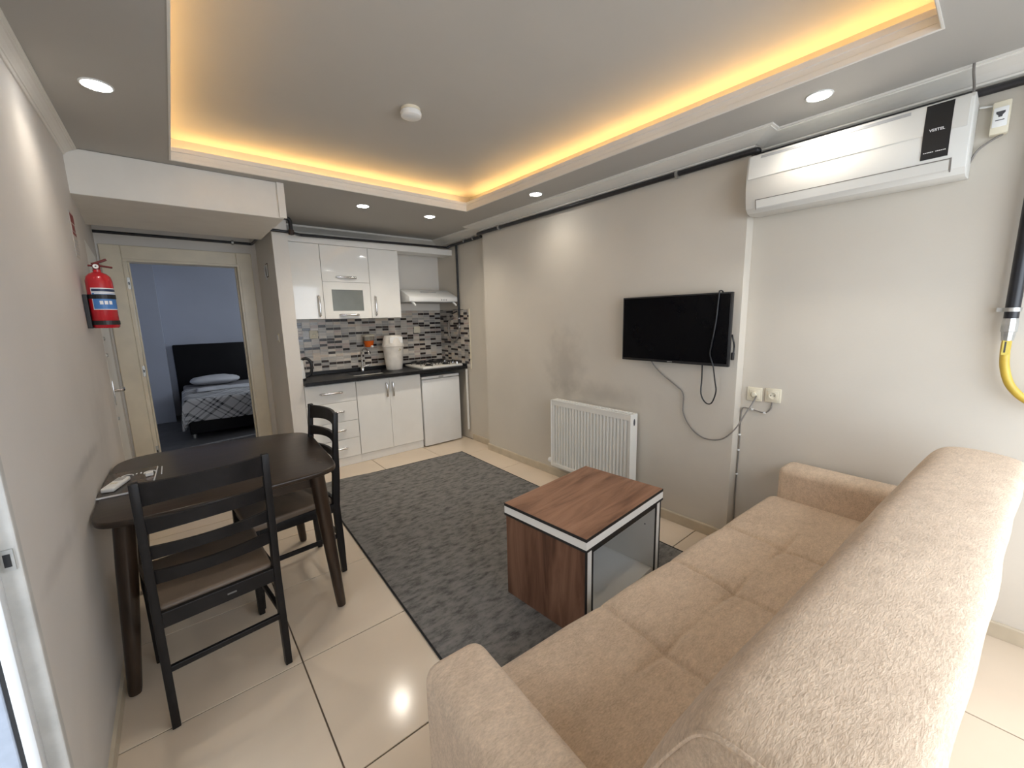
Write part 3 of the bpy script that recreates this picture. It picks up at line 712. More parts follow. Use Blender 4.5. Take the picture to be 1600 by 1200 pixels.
# hob
hb = thing('gas_hob', 'white four-burner gas hob with black pan supports on the worktop', 'hob', (2.38, 4.32, 0.9))
b = B(); box(b, 2.11, 2.635, 4.115, 4.585, 0.9008, 0.926, 0.006); obj('top_plate', b, MT['white_enamel'], hb, 40)
for x in (2.24, 2.47):
    for y in (4.235, 4.47):
        bM = Matrix.Translation((x, y, 0.926))
        b = B(); lathe(b, [(0.042, 0), (0.042, 0.006), (0.03, 0.010), (0.03, 0.018), (0, 0.02)], 20, M=bM); bn = obj('burner', b, MT['black_matt'], hb, 40)
        b = B()
        for a in range(4):
            c, s = math.cos(a * PI / 2 + 0.0), math.sin(a * PI / 2 + 0.0)
            tube(b, [bM @ Vector((c * 0.095, s * 0.095, 0.002)), bM @ Vector((c * 0.09, s * 0.09, 0.036)), bM @ Vector((c * 0.03, s * 0.03, 0.036))], 0.005, 6)
        tube(b, [bM @ Vector((0.09 * math.cos(k * PI / 8), 0.09 * math.sin(k * PI / 8), 0.030)) for k in range(17)], 0.004, 6)
        obj('pan_support', b, MT['black_matt'], bn)
for k in range(4):
    b = B(); lathe(b, [(0.019, 0), (0.017, 0.022), (0.012, 0.026), (0, 0.026)], 16, M=Matrix.Translation((2.592, 4.18 + k * 0.095, 0.926))); obj('knob', b, MT['chrome'], hb, 40)

# pedal bin shaped white bin standing on the worktop
bn = thing('waste_bin', 'small white swing-lid bin standing on the worktop beside the hob', 'bin', (1.915, 4.44, 0.9))
Mb = Matrix.Translation((1.915, 4.44, 0.9005))
b = B(); lathe(b, [(0.0, 0), (0.086, 0), (0.09, 0.006), (0.096, 0.08), (0.108, 0.20), (0.116, 0.262), (0.121, 0.264), (0.121, 0.272), (0.116, 0.274)], 32, M=Mb); obj('bucket', b, MT['bin'], bn, 40)
b = B(); lathe(b, [(0.117, 0.274), (0.117, 0.292), (0.112, 0.30), (0.104, 0.355), (0.09, 0.385), (0.0, 0.392)], 32, M=Mb); ld = obj('lid', b, MT['bin'], bn, 40)
b = B(); prism(b, [(-0.075, -0.1005), (0.075, -0.1005), (0.06, -0.07), (-0.06, -0.07)], 0.30, 0.372, 0.004, M=Mb); obj('swing_flap', b, MT['white_plastic'], ld)
b = B()
for k, (dx, dz) in enumerate(((0.03, 0.235), (0.04, 0.225), (0.02, 0.222))): lathe(b, [(0.008, 0), (0.006, 0.002), (0, 0.002)], 8, M=Mb @ Matrix.Translation((dx, -0.107 + 0.004 * (k % 2), dz)) @ Matrix.Rotation(PI / 2, 4, 'X'))
obj('flower_print', b, plain('gold_print', (0.35, 0.28, 0.12, 1), 0.5), bn)

# soap dispenser on the tiles and tap
sd = thing('soap_dispenser', 'clear wall soap dispenser half full of orange liquid over the sink', 'soap dispenser', (1.69, 4.57, 1.16))
Md = Matrix.Translation((1.69, 4.573, 0))
b = B(); lathe(b, [(0.040, 1.165), (0.050, 1.20), (0.058, 1.235), (0.0, 1.235)], 24, M=Md); lathe(b, [(0.0, 1.165), (0.040, 1.165)], 24, M=Md); obj('liquid', b, MT['soap'], sd, 40)
b = B(); lathe(b, [(0.0585, 1.2355), (0.064, 1.285), (0.061, 1.285), (0.056, 1.2355)], 24, M=Md); obj('bowl', b, MT['clear'], sd, 40)
b = B(); lathe(b, [(0.066, 1.285), (0.066, 1.296), (0.055, 1.305), (0.0, 1.312)], 24, M=Md); obj('lid', b, MT['cream_plastic'], sd, 40)
b = B(); lathe(b, [(0.013, 0.0), (0.013, 0.03), (0.009, 0.036), (0, 0.036)], 14, M=Matrix.Translation((1.705, 4.54, 1.172)) @ Matrix.Rotation(PI / 2, 4, 'X')); obj('push_tap', b, MT['white_plastic'], sd, 40)
b = B(); box(b, 1.665, 1.715, 4.61, 4.639, 1.19, 1.30, 0.003); obj('wall_bracket', b, MT['white_plastic'], sd)
fa = thing('kitchen_tap', 'chrome swan-neck tap behind the black sink', 'tap', (1.60, 4.58, 0.9))
b = B(); lathe(b, [(0.024, 0.9005), (0.024, 0.93), (0.016, 0.95), (0, 0.95)], 16, M=Matrix.Translation((1.60, 4.585, 0))); obj('base', b, MT['chrome'], fa, 40)
b = B(); tube(b, smooth_path([(1.60, 4.585, 0.94), (1.60, 4.585, 1.05), (1.60, 4.58, 1.11), (1.61, 4.55, 1.145), (1.625, 4.50, 1.145), (1.635, 4.46, 1.12), (1.637, 4.45, 1.09)]), 0.010, 10); obj('spout', b, MT['chrome'], fa, 60)
b = B(); tube(b, [(1.60, 4.585, 0.945), (1.64, 4.575, 0.955), (1.675, 4.565, 0.965)], 0.008, 8); obj('lever', b, MT['chrome'], fa, 60)

# kettle half hidden by the partition
kt = thing('kettle', 'white electric kettle with black handle at the left end of the worktop', 'kettle', (0.885, 4.30, 0.9))
Mk = Matrix.Translation((0.878, 4.31, 0.9005))
b = B(); lathe(b, [(0.0, 0), (0.070, 0), (0.070, 0.02), (0.0, 0.02)], 28, M=Mk); obj('power_base', b, MT['black_matt'], kt, 40)
b = B(); lathe(b, [(0.0, 0.021), (0.068, 0.021), (0.066, 0.08), (0.058, 0.19), (0.052, 0.20)], 28, M=Mk); obj('body', b, MT['white_plastic'], kt, 40)
b = B(); lathe(b, [(0.052, 0.20), (0.045, 0.212), (0.012, 0.216), (0.010, 0.228), (0, 0.23)], 28, M=Mk); obj('lid', b, MT['black_matt'], kt, 40)
b = B(); tube(b, smooth_path([Mk @ Vector(p) for p in ((0.048, -0.02, 0.205), (0.085, -0.03, 0.21), (0.118, -0.035, 0.175), (0.122, -0.038, 0.11), (0.105, -0.03, 0.05), (0.066, -0.02, 0.035))]), 0.014, 8); obj('handle', b, MT['black_matt'], kt, 60)

# ------------------------------------------------------------------ gas pipe, hoses
def clamp(parent, p, axis):
    b = B(); n = 16
    t = bmesh.new()
    for r, s in ((0.0225, -0.008), (0.0225, 0.008)): pass
    lathe(t, [(0.019, -0.009), (0.0235, -0.009), (0.0235, 0.009), (0.019, 0.009)], 14)
    Mx = Matrix.Translation(p) @ {'x': Matrix.Rotation(PI / 2, 4, 'Y'), 'y': Matrix.Rotation(PI / 2, 4, 'X'), 'z': Matrix.Identity(4)}[axis]
    join(b, t, Mx); tube(b, [Mx @ Vector((0, 0, 0.0)) + Vector((0.0, 0, 0)), Mx @ Vector((0, 0, 0.0)) + Vector((0.026, 0, -0.0)) if axis != 'x' else Mx @ Vector((0, 0, 0)) + Vector((0, 0.026, 0))], 0.006, 6)
    return obj('pipe_clamp', b, MT['zinc'], parent, 40)
gp = thing('gas_pipe', 'black gas pipe running along the walls under the crown moulding', 'pipe', (2.55, 2.2, 2.32))
b = B(); tube(b, fillet_path([(2.635, YN + 0.005, 2.310), (2.635, 0.99, 2.318), (2.550, 0.955, 2.322), (2.550, 3.60, 2.318), (2.640, 3.66, 2.312), (2.640, 4.27, 2.305), (2.60, 4.29, 2.283)], 0.02), 0.016, 10)
obj('main_run', b, MT['pipe'], gp, 60)
b = B(); tube(b, fillet_path([(2.60, 4.29, 2.283), (1.0, 4.24, 2.25), (0.91, 4.095, 2.238), (0.722, 4.095, 2.243), (0.722, 4.962, 2.248), (-0.415, 4.962, 2.250)], 0.025), 0.0125, 10)
obj('kitchen_run', b, MT['pipe'], gp, 60)
b = B(); tube(b, fillet_path([(0.905, 4.092, 2.235), (0.905, 4.092, 2.352), (0.80, 4.092, 2.356), (0.69, 4.02, 2.356)], 0.03), 0.0165, 10); obj('riser', b, MT['pipe'], gp, 60)
b = B(); lathe(b, [(0.0, -0.026), (0.022, -0.02), (0.026, 0), (0.022, 0.02), (0, 0.026)], 14, M=Matrix.Translation((0.905, 4.092, 2.238))); obj('tee_joint', b, plain('rusty_joint', (0.035, 0.018, 0.012, 1), 0.6, var=0.3, scale=40), gp, 60)
b = B(); tube(b, [(2.648, 4.17, 2.30), (2.648, 4.17, 1.53)], 0.0125, 10); obj('drop_pipe', b, MT['pipe'], gp, 60)
for y, x in ((3.23, 2.55), (1.416, 2.55), (3.80, 2.640), (3.98, 2.640)): clamp(gp, (x, y, 2.319), 'y')
clamp(gp, (0.56, 4.962, 2.249), 'x'); clamp(gp, (0.722, 4.30, 2.244), 'y')
gh = thing('gas_hose', 'grey gas hose looped against the mosaic tiles behind the hob', 'hose', (2.64, 4.17, 1.2))
b = B(); tube(b, smooth_path([(2.648, 4.17, 1.53), (2.646, 4.172, 1.42), (2.645, 4.185, 1.30), (2.643, 4.23, 1.22), (2.643, 4.33, 1.19), (2.644, 4.40, 1.25), (2.645, 4.42, 1.36), (2.645, 4.38, 1.45), (2.646, 4.30, 1.48)]), 0.0105, 8); obj('hose', b, MT['grey_cable'], gh, 60)
b = B(); tube(b, [(2.648, 4.17, 1.535), (2.648, 4.17, 1.40)], 0.014, 8); v = obj('valve', b, MT['black_matt'], gh, 60)
b = B(); tube(b, [(2.64, 4.20, 1.545), (2.61, 4.27, 1.515)], 0.008, 6); obj('valve_lever', b, MT['black_matt'], v)
for z in (1.46, 1.36):
    b = B(); lathe(b, [(0.015, -0.006), (0.015, 0.006), (0, 0.006)], 10, M=Matrix.Translation((2.648, 4.17, z))); obj('hose_clip', b, MT['chrome'], gh)
# drop pipe with yellow hose at the right edge
yp = thing('gas_hose', 'yellow gas hose hanging from a black drop pipe near the sofa', 'hose', (2.62, -0.01, 1.2))
b = B(); tube(b, [(2.628, -0.012, 2.30), (2.628, -0.012, 1.395)], 0.0215, 12); obj('drop_pipe', b, MT['pipe'], yp, 60)
b = B(); lathe(b, [(0.0, -0.055), (0.018, -0.055), (0.021, -0.02), (0.024, -0.018), (0.024, 0.02), (0.022, 0.035), (0, 0.035)], 10, M=Matrix.Translation((2.625, -0.012, 1.375))); v = obj('valve', b, MT['zinc'], yp, 30)
b = B(); tube(b, smooth_path([(2.625, -0.012, 1.33), (2.624, -0.012, 1.27), (2.622, -0.020, 1.20), (2.62, -0.045, 1.13), (2.62, -0.10, 1.075), (2.62, -0.18, 1.07), (2.62, -0.26, 1.11)]), 0.0145, 10); hz = obj('hose', b, MT['yellow'], yp, 60)
b = B(); box(b, 2.6095, 2.6105, -0.022, -0.002, 1.262, 1.322); lb = obj('hose_label', b, plain('yellow_label', (0.72, 0.58, 0.12, 1), 0.5), hz)
b = B(); box(b, 2.6088, 2.6096, -0.012, -0.007, 1.272, 1.316); obj('label_print', b, MT['print_dark'], lb)
b = B(); lathe(b, [(0.0215, -0.008), (0.026, -0.008), (0.026, 0.008), (0.0215, 0.008)], 14, M=Matrix.Translation((2.628, -0.012, 1.445))); box(b, 2.63, 2.669, 0.010, 0.03, 1.437, 1.453); obj('pipe_clamp', b, MT['zinc'], yp, 40)

# ------------------------------------------------------------------ ceiling lights, smoke detector, cove strips
DL = [((-0.113, 2.378), 'round recessed downlight above the left wall, nearest the fire extinguisher'), ((2.319, 0.636), 'round recessed downlight in the ceiling above the air conditioner'),
      ((1.333, 3.497), 'round recessed downlight above the left wall cabinets of the kitchen'), ((1.952, 3.503), 'round recessed downlight above the extractor hood end of the kitchen'), ((2.284, 2.429), 'round recessed downlight above the wall left of the television')]
for (x, y), lab, watts in [(p, l_, w_) for (p, l_), w_ in zip(DL, DOWN_WATTS)]:
    t = thing('downlight', lab, 'ceiling light', (x, y, ZC), group='recessed ceiling downlights')
    M = Matrix.Translation((x, y, ZC))
    b = B(); lathe(b, [(0.044, -0.001), (0.052, -0.001), (0.051, -0.004), (0.046, -0.006), (0.044, -0.004)], 28, M=M); obj('bezel', b, MT['white_plastic'], t, 40)
    b = B(); lathe(b, [(0.0445, -0.0045), (0.0, -0.0055)], 24, M=M); obj('lens', b, MT['led_white'], t, 40)
    sl = bpy.data.lights.new('downlight_beam', 'SPOT'); sl.energy = watts; sl.spot_size = math.radians(140); sl.spot_blend = 1.0; sl.shadow_soft_size = 0.04; sl.color = (1.0, 0.90, 0.76)
    so_ = bpy.data.objects.new('downlight_beam', sl); link(so_, t); so_.location = (0, 0, -0.012)
sm = thing('smoke_detector', 'round white smoke detector on the tray ceiling', 'smoke detector', (1.105, 2.125, ZU))
M = Matrix.Translation((1.105, 2.125, ZU))
b = B(); lathe(b, [(0, -0.001), (0.050, -0.001), (0.050, -0.014), (0.044, -0.017), (0, -0.017)], 28, M=M); obj('base', b, MT['cream_plastic'], sm, 40)
b = B(); lathe(b, [(0, -0.017), (0.052, -0.017), (0.055, -0.024), (0.052, -0.040), (0.040, -0.046), (0, -0.046)], 28, M=M); obj('head', b, MT['white_plastic'], sm, 40)
led = thing('led_strip', 'warm glowing light strip hidden in the ceiling tray cove', 'light strip', ((RX0 + RX1) / 2, (RY0 + RY1) / 2, ZC + 0.02))
zs0, zs1 = ZC + 0.050, ZC + 0.060
for x0, x1, y0, y1 in ((RX0 - 0.105, RX0 - 0.090, RY0, RY1), (RX1 + 0.090, RX1 + 0.105, RY0, RY1), (RX0, RX1, RY0 - 0.105, RY0 - 0.090), (RX0, RX1, RY1 + 0.090, RY1 + 0.105)):
    b = B(); box(b, x0, x1, y0, y1, zs0, zs1); obj('strip', b, MT['led_warm'], led)
    b = B(); box(b, x0 - 0.004, x1 + 0.004, y0 - 0.004, y1 + 0.004, ZC + 0.0205, ZC + 0.0495); obj('strip_carrier', b, MT['white_plastic'], led)

# ------------------------------------------------------------------ air conditioner
ac = thing('air_conditioner', 'white wall air conditioner with a black display panel', 'air conditioner', (2.56, 0.57, 1.98))
pf = [(2.668, 1.992), (2.53, 1.978), (2.495, 1.984), (2.468, 2.005), (2.455, 2.045), (2.449, 2.10), (2.449, 2.16), (2.453, 2.215), (2.460, 2.255), (2.474, 2.272), (2.50, 2.280), (2.668, 2.284)]
b = B(); extrude_profile(b, pf, 'y', 0.168, 0.968, bev=0.003); obj('body', b, MT['ac_white'], ac, 25)
b = B(); extrude_profile(b, [(2.462, 2.150), (2.4465, 2.150), (2.4478, 2.19), (2.4525, 2.235), (2.4595, 2.262), (2.475, 2.262)], 'y', 0.178, 0.958); obj('front_panel', b, MT['ac_white'], ac, 25)
b = B(); extrude_profile(b, [(2.4580, 2.245), (2.4530, 2.245), (2.4575, 2.2585), (2.4625, 2.2585)], 'y', 0.345, 0.905); obj('intake_grille', b, MT['grey_vent'], ac)
b = B(); extrude_profile(b, [(2.470, 1.998), (2.4645, 2.003), (2.4535, 2.039), (2.460, 2.041)], 'y', 0.215, 0.915); lv = obj('louvre', b, MT['ac_white'], ac)
b = B(); extrude_profile(b, [(2.470, 1.994), (2.4660, 1.999), (2.4525, 2.0445), (2.458, 2.046)], 'y', 0.208, 0.2125); extrude_profile(b, [(2.459, 2.041), (2.4528, 2.041), (2.4522, 2.0435), (2.459, 2.0435)], 'y', 0.2125, 0.918); extrude_profile(b, [(2.470, 1.994), (2.4660, 1.999), (2.4525, 2.0435), (2.458, 2.045)], 'y', 0.9165, 0.9185)
obj('louvre_gap', b, MT['grey_cable'], ac)
b = B(); extrude_profile(b, [(2.458, 2.056), (2.4508, 2.056), (2.4470, 2.10), (2.4455, 2.15), (2.4468, 2.19), (2.4515, 2.235), (2.4585, 2.262), (2.466, 2.262)], 'y', 0.221, 0.299); pn = obj('display_panel', b, MT['panel_black'], ac, 25)
# lettering faces -X; reading direction is -Y
Mt = Matrix(((0, 0, -1, 0), (-1, 0, 0, 0), (0, 1, 0, 0), (0, 0, 0, 1)))
b = B(); text_mesh(b, 'VESTEL', 0.0140, Matrix.Translation((2.4450, 0.2605, 2.162)) @ Mt, 0.0005, bold=True); obj('lettering', b, MT['print_white'], pn)
b = B()
for k in range(13):
    if k == 6: continue
    box(b, 2.4480, 2.4495, 0.2285 + k * 0.005, 0.2285 + k * 0.005 + 0.0038, 2.0795, 2.0825)
obj('small_print', b, MT['print_white'], pn)
# surface box with cable to the right of the unit
so = thing('surface_socket', 'small white surface switch box on the wall right of the air conditioner', 'switch box', (2.65, 0.105, 2.2))
b = B(); box(b, 2.632, 2.669, 0.078, 0.128, 2.140, 2.262, 0.005); obj('housing', b, MT['cream_plastic'], so, 40)
b = B(); box(b, 2.627, 2.633, 0.084, 0.124, 2.165, 2.238, 0.003); cv = obj('cover', b, MT['white_plastic'], so, 40)
b = B(); prism(b, [(-0.012, 0.010), (0.012, 0.010), (0.012, 0.003), (0.006, -0.004), (0.005, -0.011), (-0.005, -0.011), (-0.006, -0.004), (-0.012, 0.003)], 0, 0.0006, M=Matrix.Translation((2.627, 0.104, 2.212)) @ Mt); box(b, 2.6264, 2.627, 0.092, 0.116, 2.188, 2.191); obj('printed_mark', b, MT['print_dark'], cv)
b = B(); tube(b, smooth_path([(2.655, 0.09, 2.14), (2.655, 0.12, 2.125), (2.655, 0.155, 2.095), (2.655, 0.175, 2.04)]), 0.004, 6); obj('cable', b, MT['grey_cable'], so, 60)
b = B(); tube(b, smooth_path([(2.655, 0.165, 2.262), (2.652, 0.145, 2.258), (2.652, 0.122, 2.255)]), 0.004, 6); obj('cable', b, MT['white_plastic'], so, 60)

# ------------------------------------------------------------------ television with cables
tv = thing('television', 'black flat television on the wall above the radiator', 'television', (2.54, 1.39, 1.15))
Mv = Matrix.Translation((2.515, 1.392, 1.358)) @ Matrix.Rotation(math.radians(0.0), 4, 'Z')
b = B(); box(b, -0.012, 0.014, -0.371, 0.371, -0.219, 0.219, 0.003, M=Mv); cs = obj('casing', b, MT['black_matt'], tv, 40)
b = B(); box(b, -0.0132, -0.011, -0.361, 0.361, -0.202, 0.210, M=Mv); obj('screen', b, MT['black_gloss'], tv)
b = B(); box(b, -0.0135, -0.012, -0.018, 0.018, -0.214, -0.209, M=Mv); obj('badge', b, MT['zinc'], cs)
b = B(); box(b, 0.014, 0.05, -0.15, 0.15, -0.12, 0.12, 0.006, M=Mv); obj('back_hump', b, MT['black_matt'], tv)
b = B(); box(b, 0.048, 0.064, -0.06, 0.06, -0.06, 0.06, M=Mv); obj('wall_bracket', b, MT['black_matt'], tv)
b = B(); tube(b, smooth_path([(2.545, 1.56, 1.16), (2.552, 1.535, 1.11), (2.56, 1.472, 1.048), (2.565, 1.38, 0.985), (2.565, 1.32, 0.93), (2.565, 1.313, 0.803), (2.565, 1.251, 0.705), (2.565, 1.164, 0.659), (2.565, 1.06, 0.675), (2.565, 0.985, 0.753), (2.60, 0.945, 0.85), (2.635, 0.915, 0.93), (2.642, 0.905, 0.962)]), 0.0042, 6)
tag(obj('power_cable', b, MT['grey_cable'], None, 60), 'thin grey power cable sagging from the television to the left wall socket', 'cable')
b = B(); tube(b, smooth_path([(2.535, 1.07, 1.50), (2.530, 1.085, 1.575), (2.505, 1.093, 1.586), (2.495, 1.094, 1.565), (2.492, 1.10, 1.42), (2.492, 1.118, 1.28), (2.492, 1.125, 1.21), (2.496, 1.105, 1.14), (2.515, 1.098, 1.05), (2.52, 1.09, 0.98), (2.525, 1.115, 0.905), (2.53, 1.155, 0.902), (2.53, 1.185, 0.955), (2.54, 1.19, 1.05), (2.545, 1.195, 1.18)]), 0.0042, 6)
tag(obj('antenna_cable', b, MT['black_matt'], None, 60), 'black cable looped over the front of the television screen', 'cable')
b = B(); tube(b, smooth_path([(2.54, 1.025, 1.33), (2.54, 1.010, 1.27), (2.535, 1.008, 1.235), (2.535, 1.012, 1.20)]), 0.005, 6); box(b, 2.525, 2.54, 1.003, 1.02, 1.18, 1.225, 0.003)
obj('side_plug', b, MT['black_matt'], tv, 60)
Mr = Matrix.Rotation(-PI / 2, 4, 'Z')
s1 = outlet('wall_socket', 'cream wall socket with the grey television cable plugged in', Matrix.Translation((XR - 0.0005, 0.922, 0.968)) @ Mr, MT['cream_plastic'], plug=False)
b = B(); lathe(b, [(0.0215, 0.0165), (0.0195, 0.019), (0.018, 0.0166)], 20, M=Matrix.Translation((XR - 0.0005, 0.922, 0.968)) @ Mr @ Matrix.Rotation(PI / 2, 4, 'X')); lathe(b, [(0.016, 0.016), (0.013, 0.028), (0.006, 0.03), (0, 0.03)], 14, M=Matrix.Translation((XR - 0.0005, 0.922, 0.968)) @ Mr @ Matrix.Rotation(PI / 2, 4, 'X')); obj('plug', b, MT['cream_plastic'], s1, 40)
s2 = outlet('wall_socket', 'empty cream wall socket nearest the sofa arm', Matrix.Translation((XR - 0.0005, 0.824, 0.972)) @ Mr, MT['cream_plastic'])
wr = B(); tube(wr, smooth_path([(2.664, 0.826, 0.932), (2.664, 0.832, 0.89), (2.664, 0.862, 0.862), (2.664, 0.91, 0.868), (2.664, 0.965, 0.876), (2.664, 0.988, 0.865), (2.664, 0.992, 0.80), (2.664, 0.990, 0.61), (2.664, 0.993, 0.40), (2.664, 0.990, 0.08)]), 0.0035, 6)
w_ = tag(obj('wall_cable', wr, MT['grey_cable'], None, 60), 'thin cable clipped down the wall corner from the right socket', 'cable')
for p in ((0.862, 0.862), (0.93, 0.872), (0.991, 0.70), (0.991, 0.60), (0.991, 0.44)):
    b = B(); box(b, 2.655, 2.669, p[0] - 0.006, p[0] + 0.006, p[1] - 0.004, p[1] + 0.005, 0.001); obj('cable_clip', b, MT['white_plastic'], w_)

# ------------------------------------------------------------------ radiator
ra = thing('radiator', 'white ribbed panel radiator on the wall below the television', 'radiator', (2.52, 2.06, 0.14))
ry0, ry1, rz0, rz1 = 1.655, 2.462, 0.140, 0.742
prof = []; nr = 24; wdt = (ry1 - ry0 - 0.04) / nr
front = [(2.472, ry0 + 0.0)]; 
for k in range(nr):
    a = ry0 + 0.02 + k * wdt
    front += [(2.472, a + wdt * 0.08), (2.487, a + wdt * 0.22), (2.487, a + wdt * 0.50), (2.472, a + wdt * 0.64)]
front.append((2.472, ry1)); poly = front + [(2.490, ry1), (2.490, ry0)]
b = B(); prism(b, poly, rz0 + 0.035, rz1 - 0.045); box(b, 2.4705, 2.490, ry0, ry1, rz0, rz0 + 0.036, 0.004); box(b, 2.4705, 2.490, ry0, ry1, rz1 - 0.046, rz1 - 0.006, 0.004); obj('front_panel', b, MT['white_enamel'], ra)
b = B(); box(b, 2.530, 2.545, ry0, ry1, rz0, rz1 - 0.006, 0.003); obj('rear_panel', b, MT['white_enamel'], ra)
b = B(); box(b, 2.466, 2.552, ry0 - 0.004, ry0 + 0.002, rz0 + 0.004, rz1, 0.003); sp = obj('side_cover', b, MT['white_enamel'], ra)
b = B(); prism(b, [(0.011 * math.cos(k * PI / 10), 0.026 * math.sin(k * PI / 10)) for k in range(20)], 0, 0.0008, M=Matrix.Translation((2.51, ry0 - 0.0046, rz1 - 0.06)) @ Matrix.Rotation(-PI / 2, 4, 'X') @ Matrix.Rotation(PI, 4, 'Y')); obj('side_hole', b, MT['print_dark'], sp)
b = B(); box(b, 2.466, 2.552, ry1 - 0.002, ry1 + 0.004, rz0 + 0.004, rz1, 0.003); obj('side_cover', b, MT['white_enamel'], ra)
b = B()
box(b, 2.468, 2.478, ry0, ry1, rz1 - 0.006, rz1 + 0.001, 0.002); box(b, 2.541, 2.551, ry0, ry1, rz1 - 0.006, rz1 + 0.001, 0.002)
for k in range(26): box(b, 2.478, 2.541, ry0 + 0.01 + k * 0.031, ry0 + 0.022 + k * 0.031, rz1 - 0.006, rz1 - 0.001)
obj('top_grille', b, MT['white_enamel'], ra)
b = B(); lathe(b, [(0.0, 0.0), (0.020, 0.0), (0.024, 0.012), (0.022, 0.045), (0.012, 0.052), (0, 0.052)], 16, M=Matrix.Translation((2.51, ry1 + 0.02, 0.172)) @ Matrix.Rotation(-PI / 2, 4, 'X')); tube(b, [(2.51, ry1, 0.172), (2.51, ry1 + 0.025, 0.172)], 0.01, 10); obj('valve_knob', b, MT['white_plastic'], ra, 40)
b = B()
for y in (1.8, 2.3): box(b, 2.545, 2.579, y - 0.015, y + 0.015, 0.2, 0.7)
obj('wall_bracket', b, MT['white_enamel'], ra)

# ------------------------------------------------------------------ rug
b = B()
def rug_pt(u, v, z):
    A = Vector((0.70, 0.88)); Bp = Vector((2.255, 0.95)); Cp = Vector((2.30, 3.685)); D = Vector((0.83, 3.79))
    p = (A * (1 - u) + Bp * u) * (1 - v) + (D * (1 - u) + Cp * u) * v
    if v > 0.97: p.y += 0.012 * math.sin(u * 9 + 0.5) * (1 - u)
    return Vector((p.x, p.y, z))
nu, nv = 24, 40
def rz_(u, v): return 0.008 + (0.006 * max(0, math.sin(u * 8)) * (1 - u) if v > 0.99 else 0)
top = [[b.verts.new(rug_pt(i / nu, j / nv, rz_(i / nu, j / nv))) for j in range(nv + 1)] for i in range(nu + 1)]
for i in range(nu):
    for j in range(nv): b.faces.new((top[i][j], top[i + 1][j], top[i + 1][j + 1], top[i][j + 1]))
rug = thing('area_rug', 'large charcoal mottled rug on the tiles under the coffee table', 'rug', (1.5, 2.3, 0))
obj('pile', b, MT['rug'], rug)
b = B(); ring = [rug_pt(i / nu, 0, 0.0) for i in range(nu)] + [rug_pt(1, j / nv, 0) for j in range(nv)] + [rug_pt(1 - i / nu, 1, 0) for i in range(nu)] + [rug_pt(0, 1 - j / nv, 0) for j in range(nv)]
tube(b, [Vector((p.x, p.y, 0.0055)) for p in ring] + [Vector((ring[0].x, ring[0].y, 0.0055))], 0.0052, 6); obj('binding', b, MT['rug_edge'], rug, 60)

# ------------------------------------------------------------------ coffee table
cf = thing('coffee_table', 'box coffee table with walnut top, white band and open white shelf', 'coffee table', (1.585, 1.324, 0.009), math.radians(4.6))
Lx, Ly, zt = 0.357, 0.257, 0.506
b = B(); box(b, -Lx, Lx, -Ly, Ly, zt - 0.014, zt - 0.0, 0.0); obj('top_edge_band', b, MT['black_matt'], cf, local=True)
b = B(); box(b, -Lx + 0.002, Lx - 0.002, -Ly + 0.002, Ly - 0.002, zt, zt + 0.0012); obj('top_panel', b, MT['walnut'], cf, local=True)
b = B(); box(b, -Lx + 0.001, Lx - 0.001, -Ly + 0.001, Ly - 0.001, zt - 0.052, zt - 0.014); obj('white_band', b, MT['white_gloss'], cf, local=True)
b = B(); box(b, -Lx, Lx, -Ly, Ly, zt - 0.064, zt - 0.052); obj('lower_edge_band', b, MT['black_matt'], cf, local=True)
zb = zt - 0.064; bx_, by_ = Lx - 0.006, Ly - 0.008; th = 0.058
def panel(name, x0, x1, y0, y1, z0, z1, mat): 
    b = B(); box(b, x0, x1, y0, y1, z0, z1); return obj(name, b, mat, cf, local=True)
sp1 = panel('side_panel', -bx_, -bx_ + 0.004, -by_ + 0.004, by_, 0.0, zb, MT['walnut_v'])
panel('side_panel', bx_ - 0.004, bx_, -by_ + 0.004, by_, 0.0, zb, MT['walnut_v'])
panel('inner_side', -bx_ + 0.004, -bx_ + th, -by_ + 0.004, by_, 0.0, zb, MT['white_matt'])
panel('inner_side', bx_ - th, bx_ - 0.004, -by_ + 0.004, by_, 0.0, zb, MT['white_matt'])
panel('back_panel', -bx_ + th, bx_ - th, by_ - 0.016, by_, 0.0, zb, MT['white_matt'])
panel('bottom_shelf', -bx_ + th, bx_ - th, -by_ + 0.01, by_ - 0.016, 0.04, 0.058, MT['white_matt'])
for sx in (-1, 1):
    xo, xi = sx * bx_, sx * (bx_ - th)
    x0, x1 = min(xo, xi), max(xo, xi)
    fp = panel('front_edge', x0 + 0.013, x1 - 0.013, -by_, -by_ + 0.004, 0.0, zb, MT['white_gloss'])
    for a, c in ((x0, x0 + 0.013), (x1 - 0.013, x1)):
        b = B(); box(b, a, c, -by_ - 0.0005, -by_ + 0.004, 0.0, zb); obj('black_edging', b, MT['black_matt'], fp, local=True)
panel('front_edge_top', -bx_ + th, bx_ - th, -by_, -by_ + 0.004, zb - 0.024, zb, MT['black_matt'])
for x, y, z in ((-bx_ + th, -by_ + 0.06, 0.27), (bx_ - th, -by_ + 0.06, 0.30)):
    b = B(); lathe(b, [(0.004, -0.001), (0.004, 0.001), (0, 0.001)], 8, M=Matrix.Translation((x, y, z)) @ Matrix.Rotation(PI / 2, 4, 'Y')); obj('dowel_hole', b, MT['print_dark'], cf, local=True)

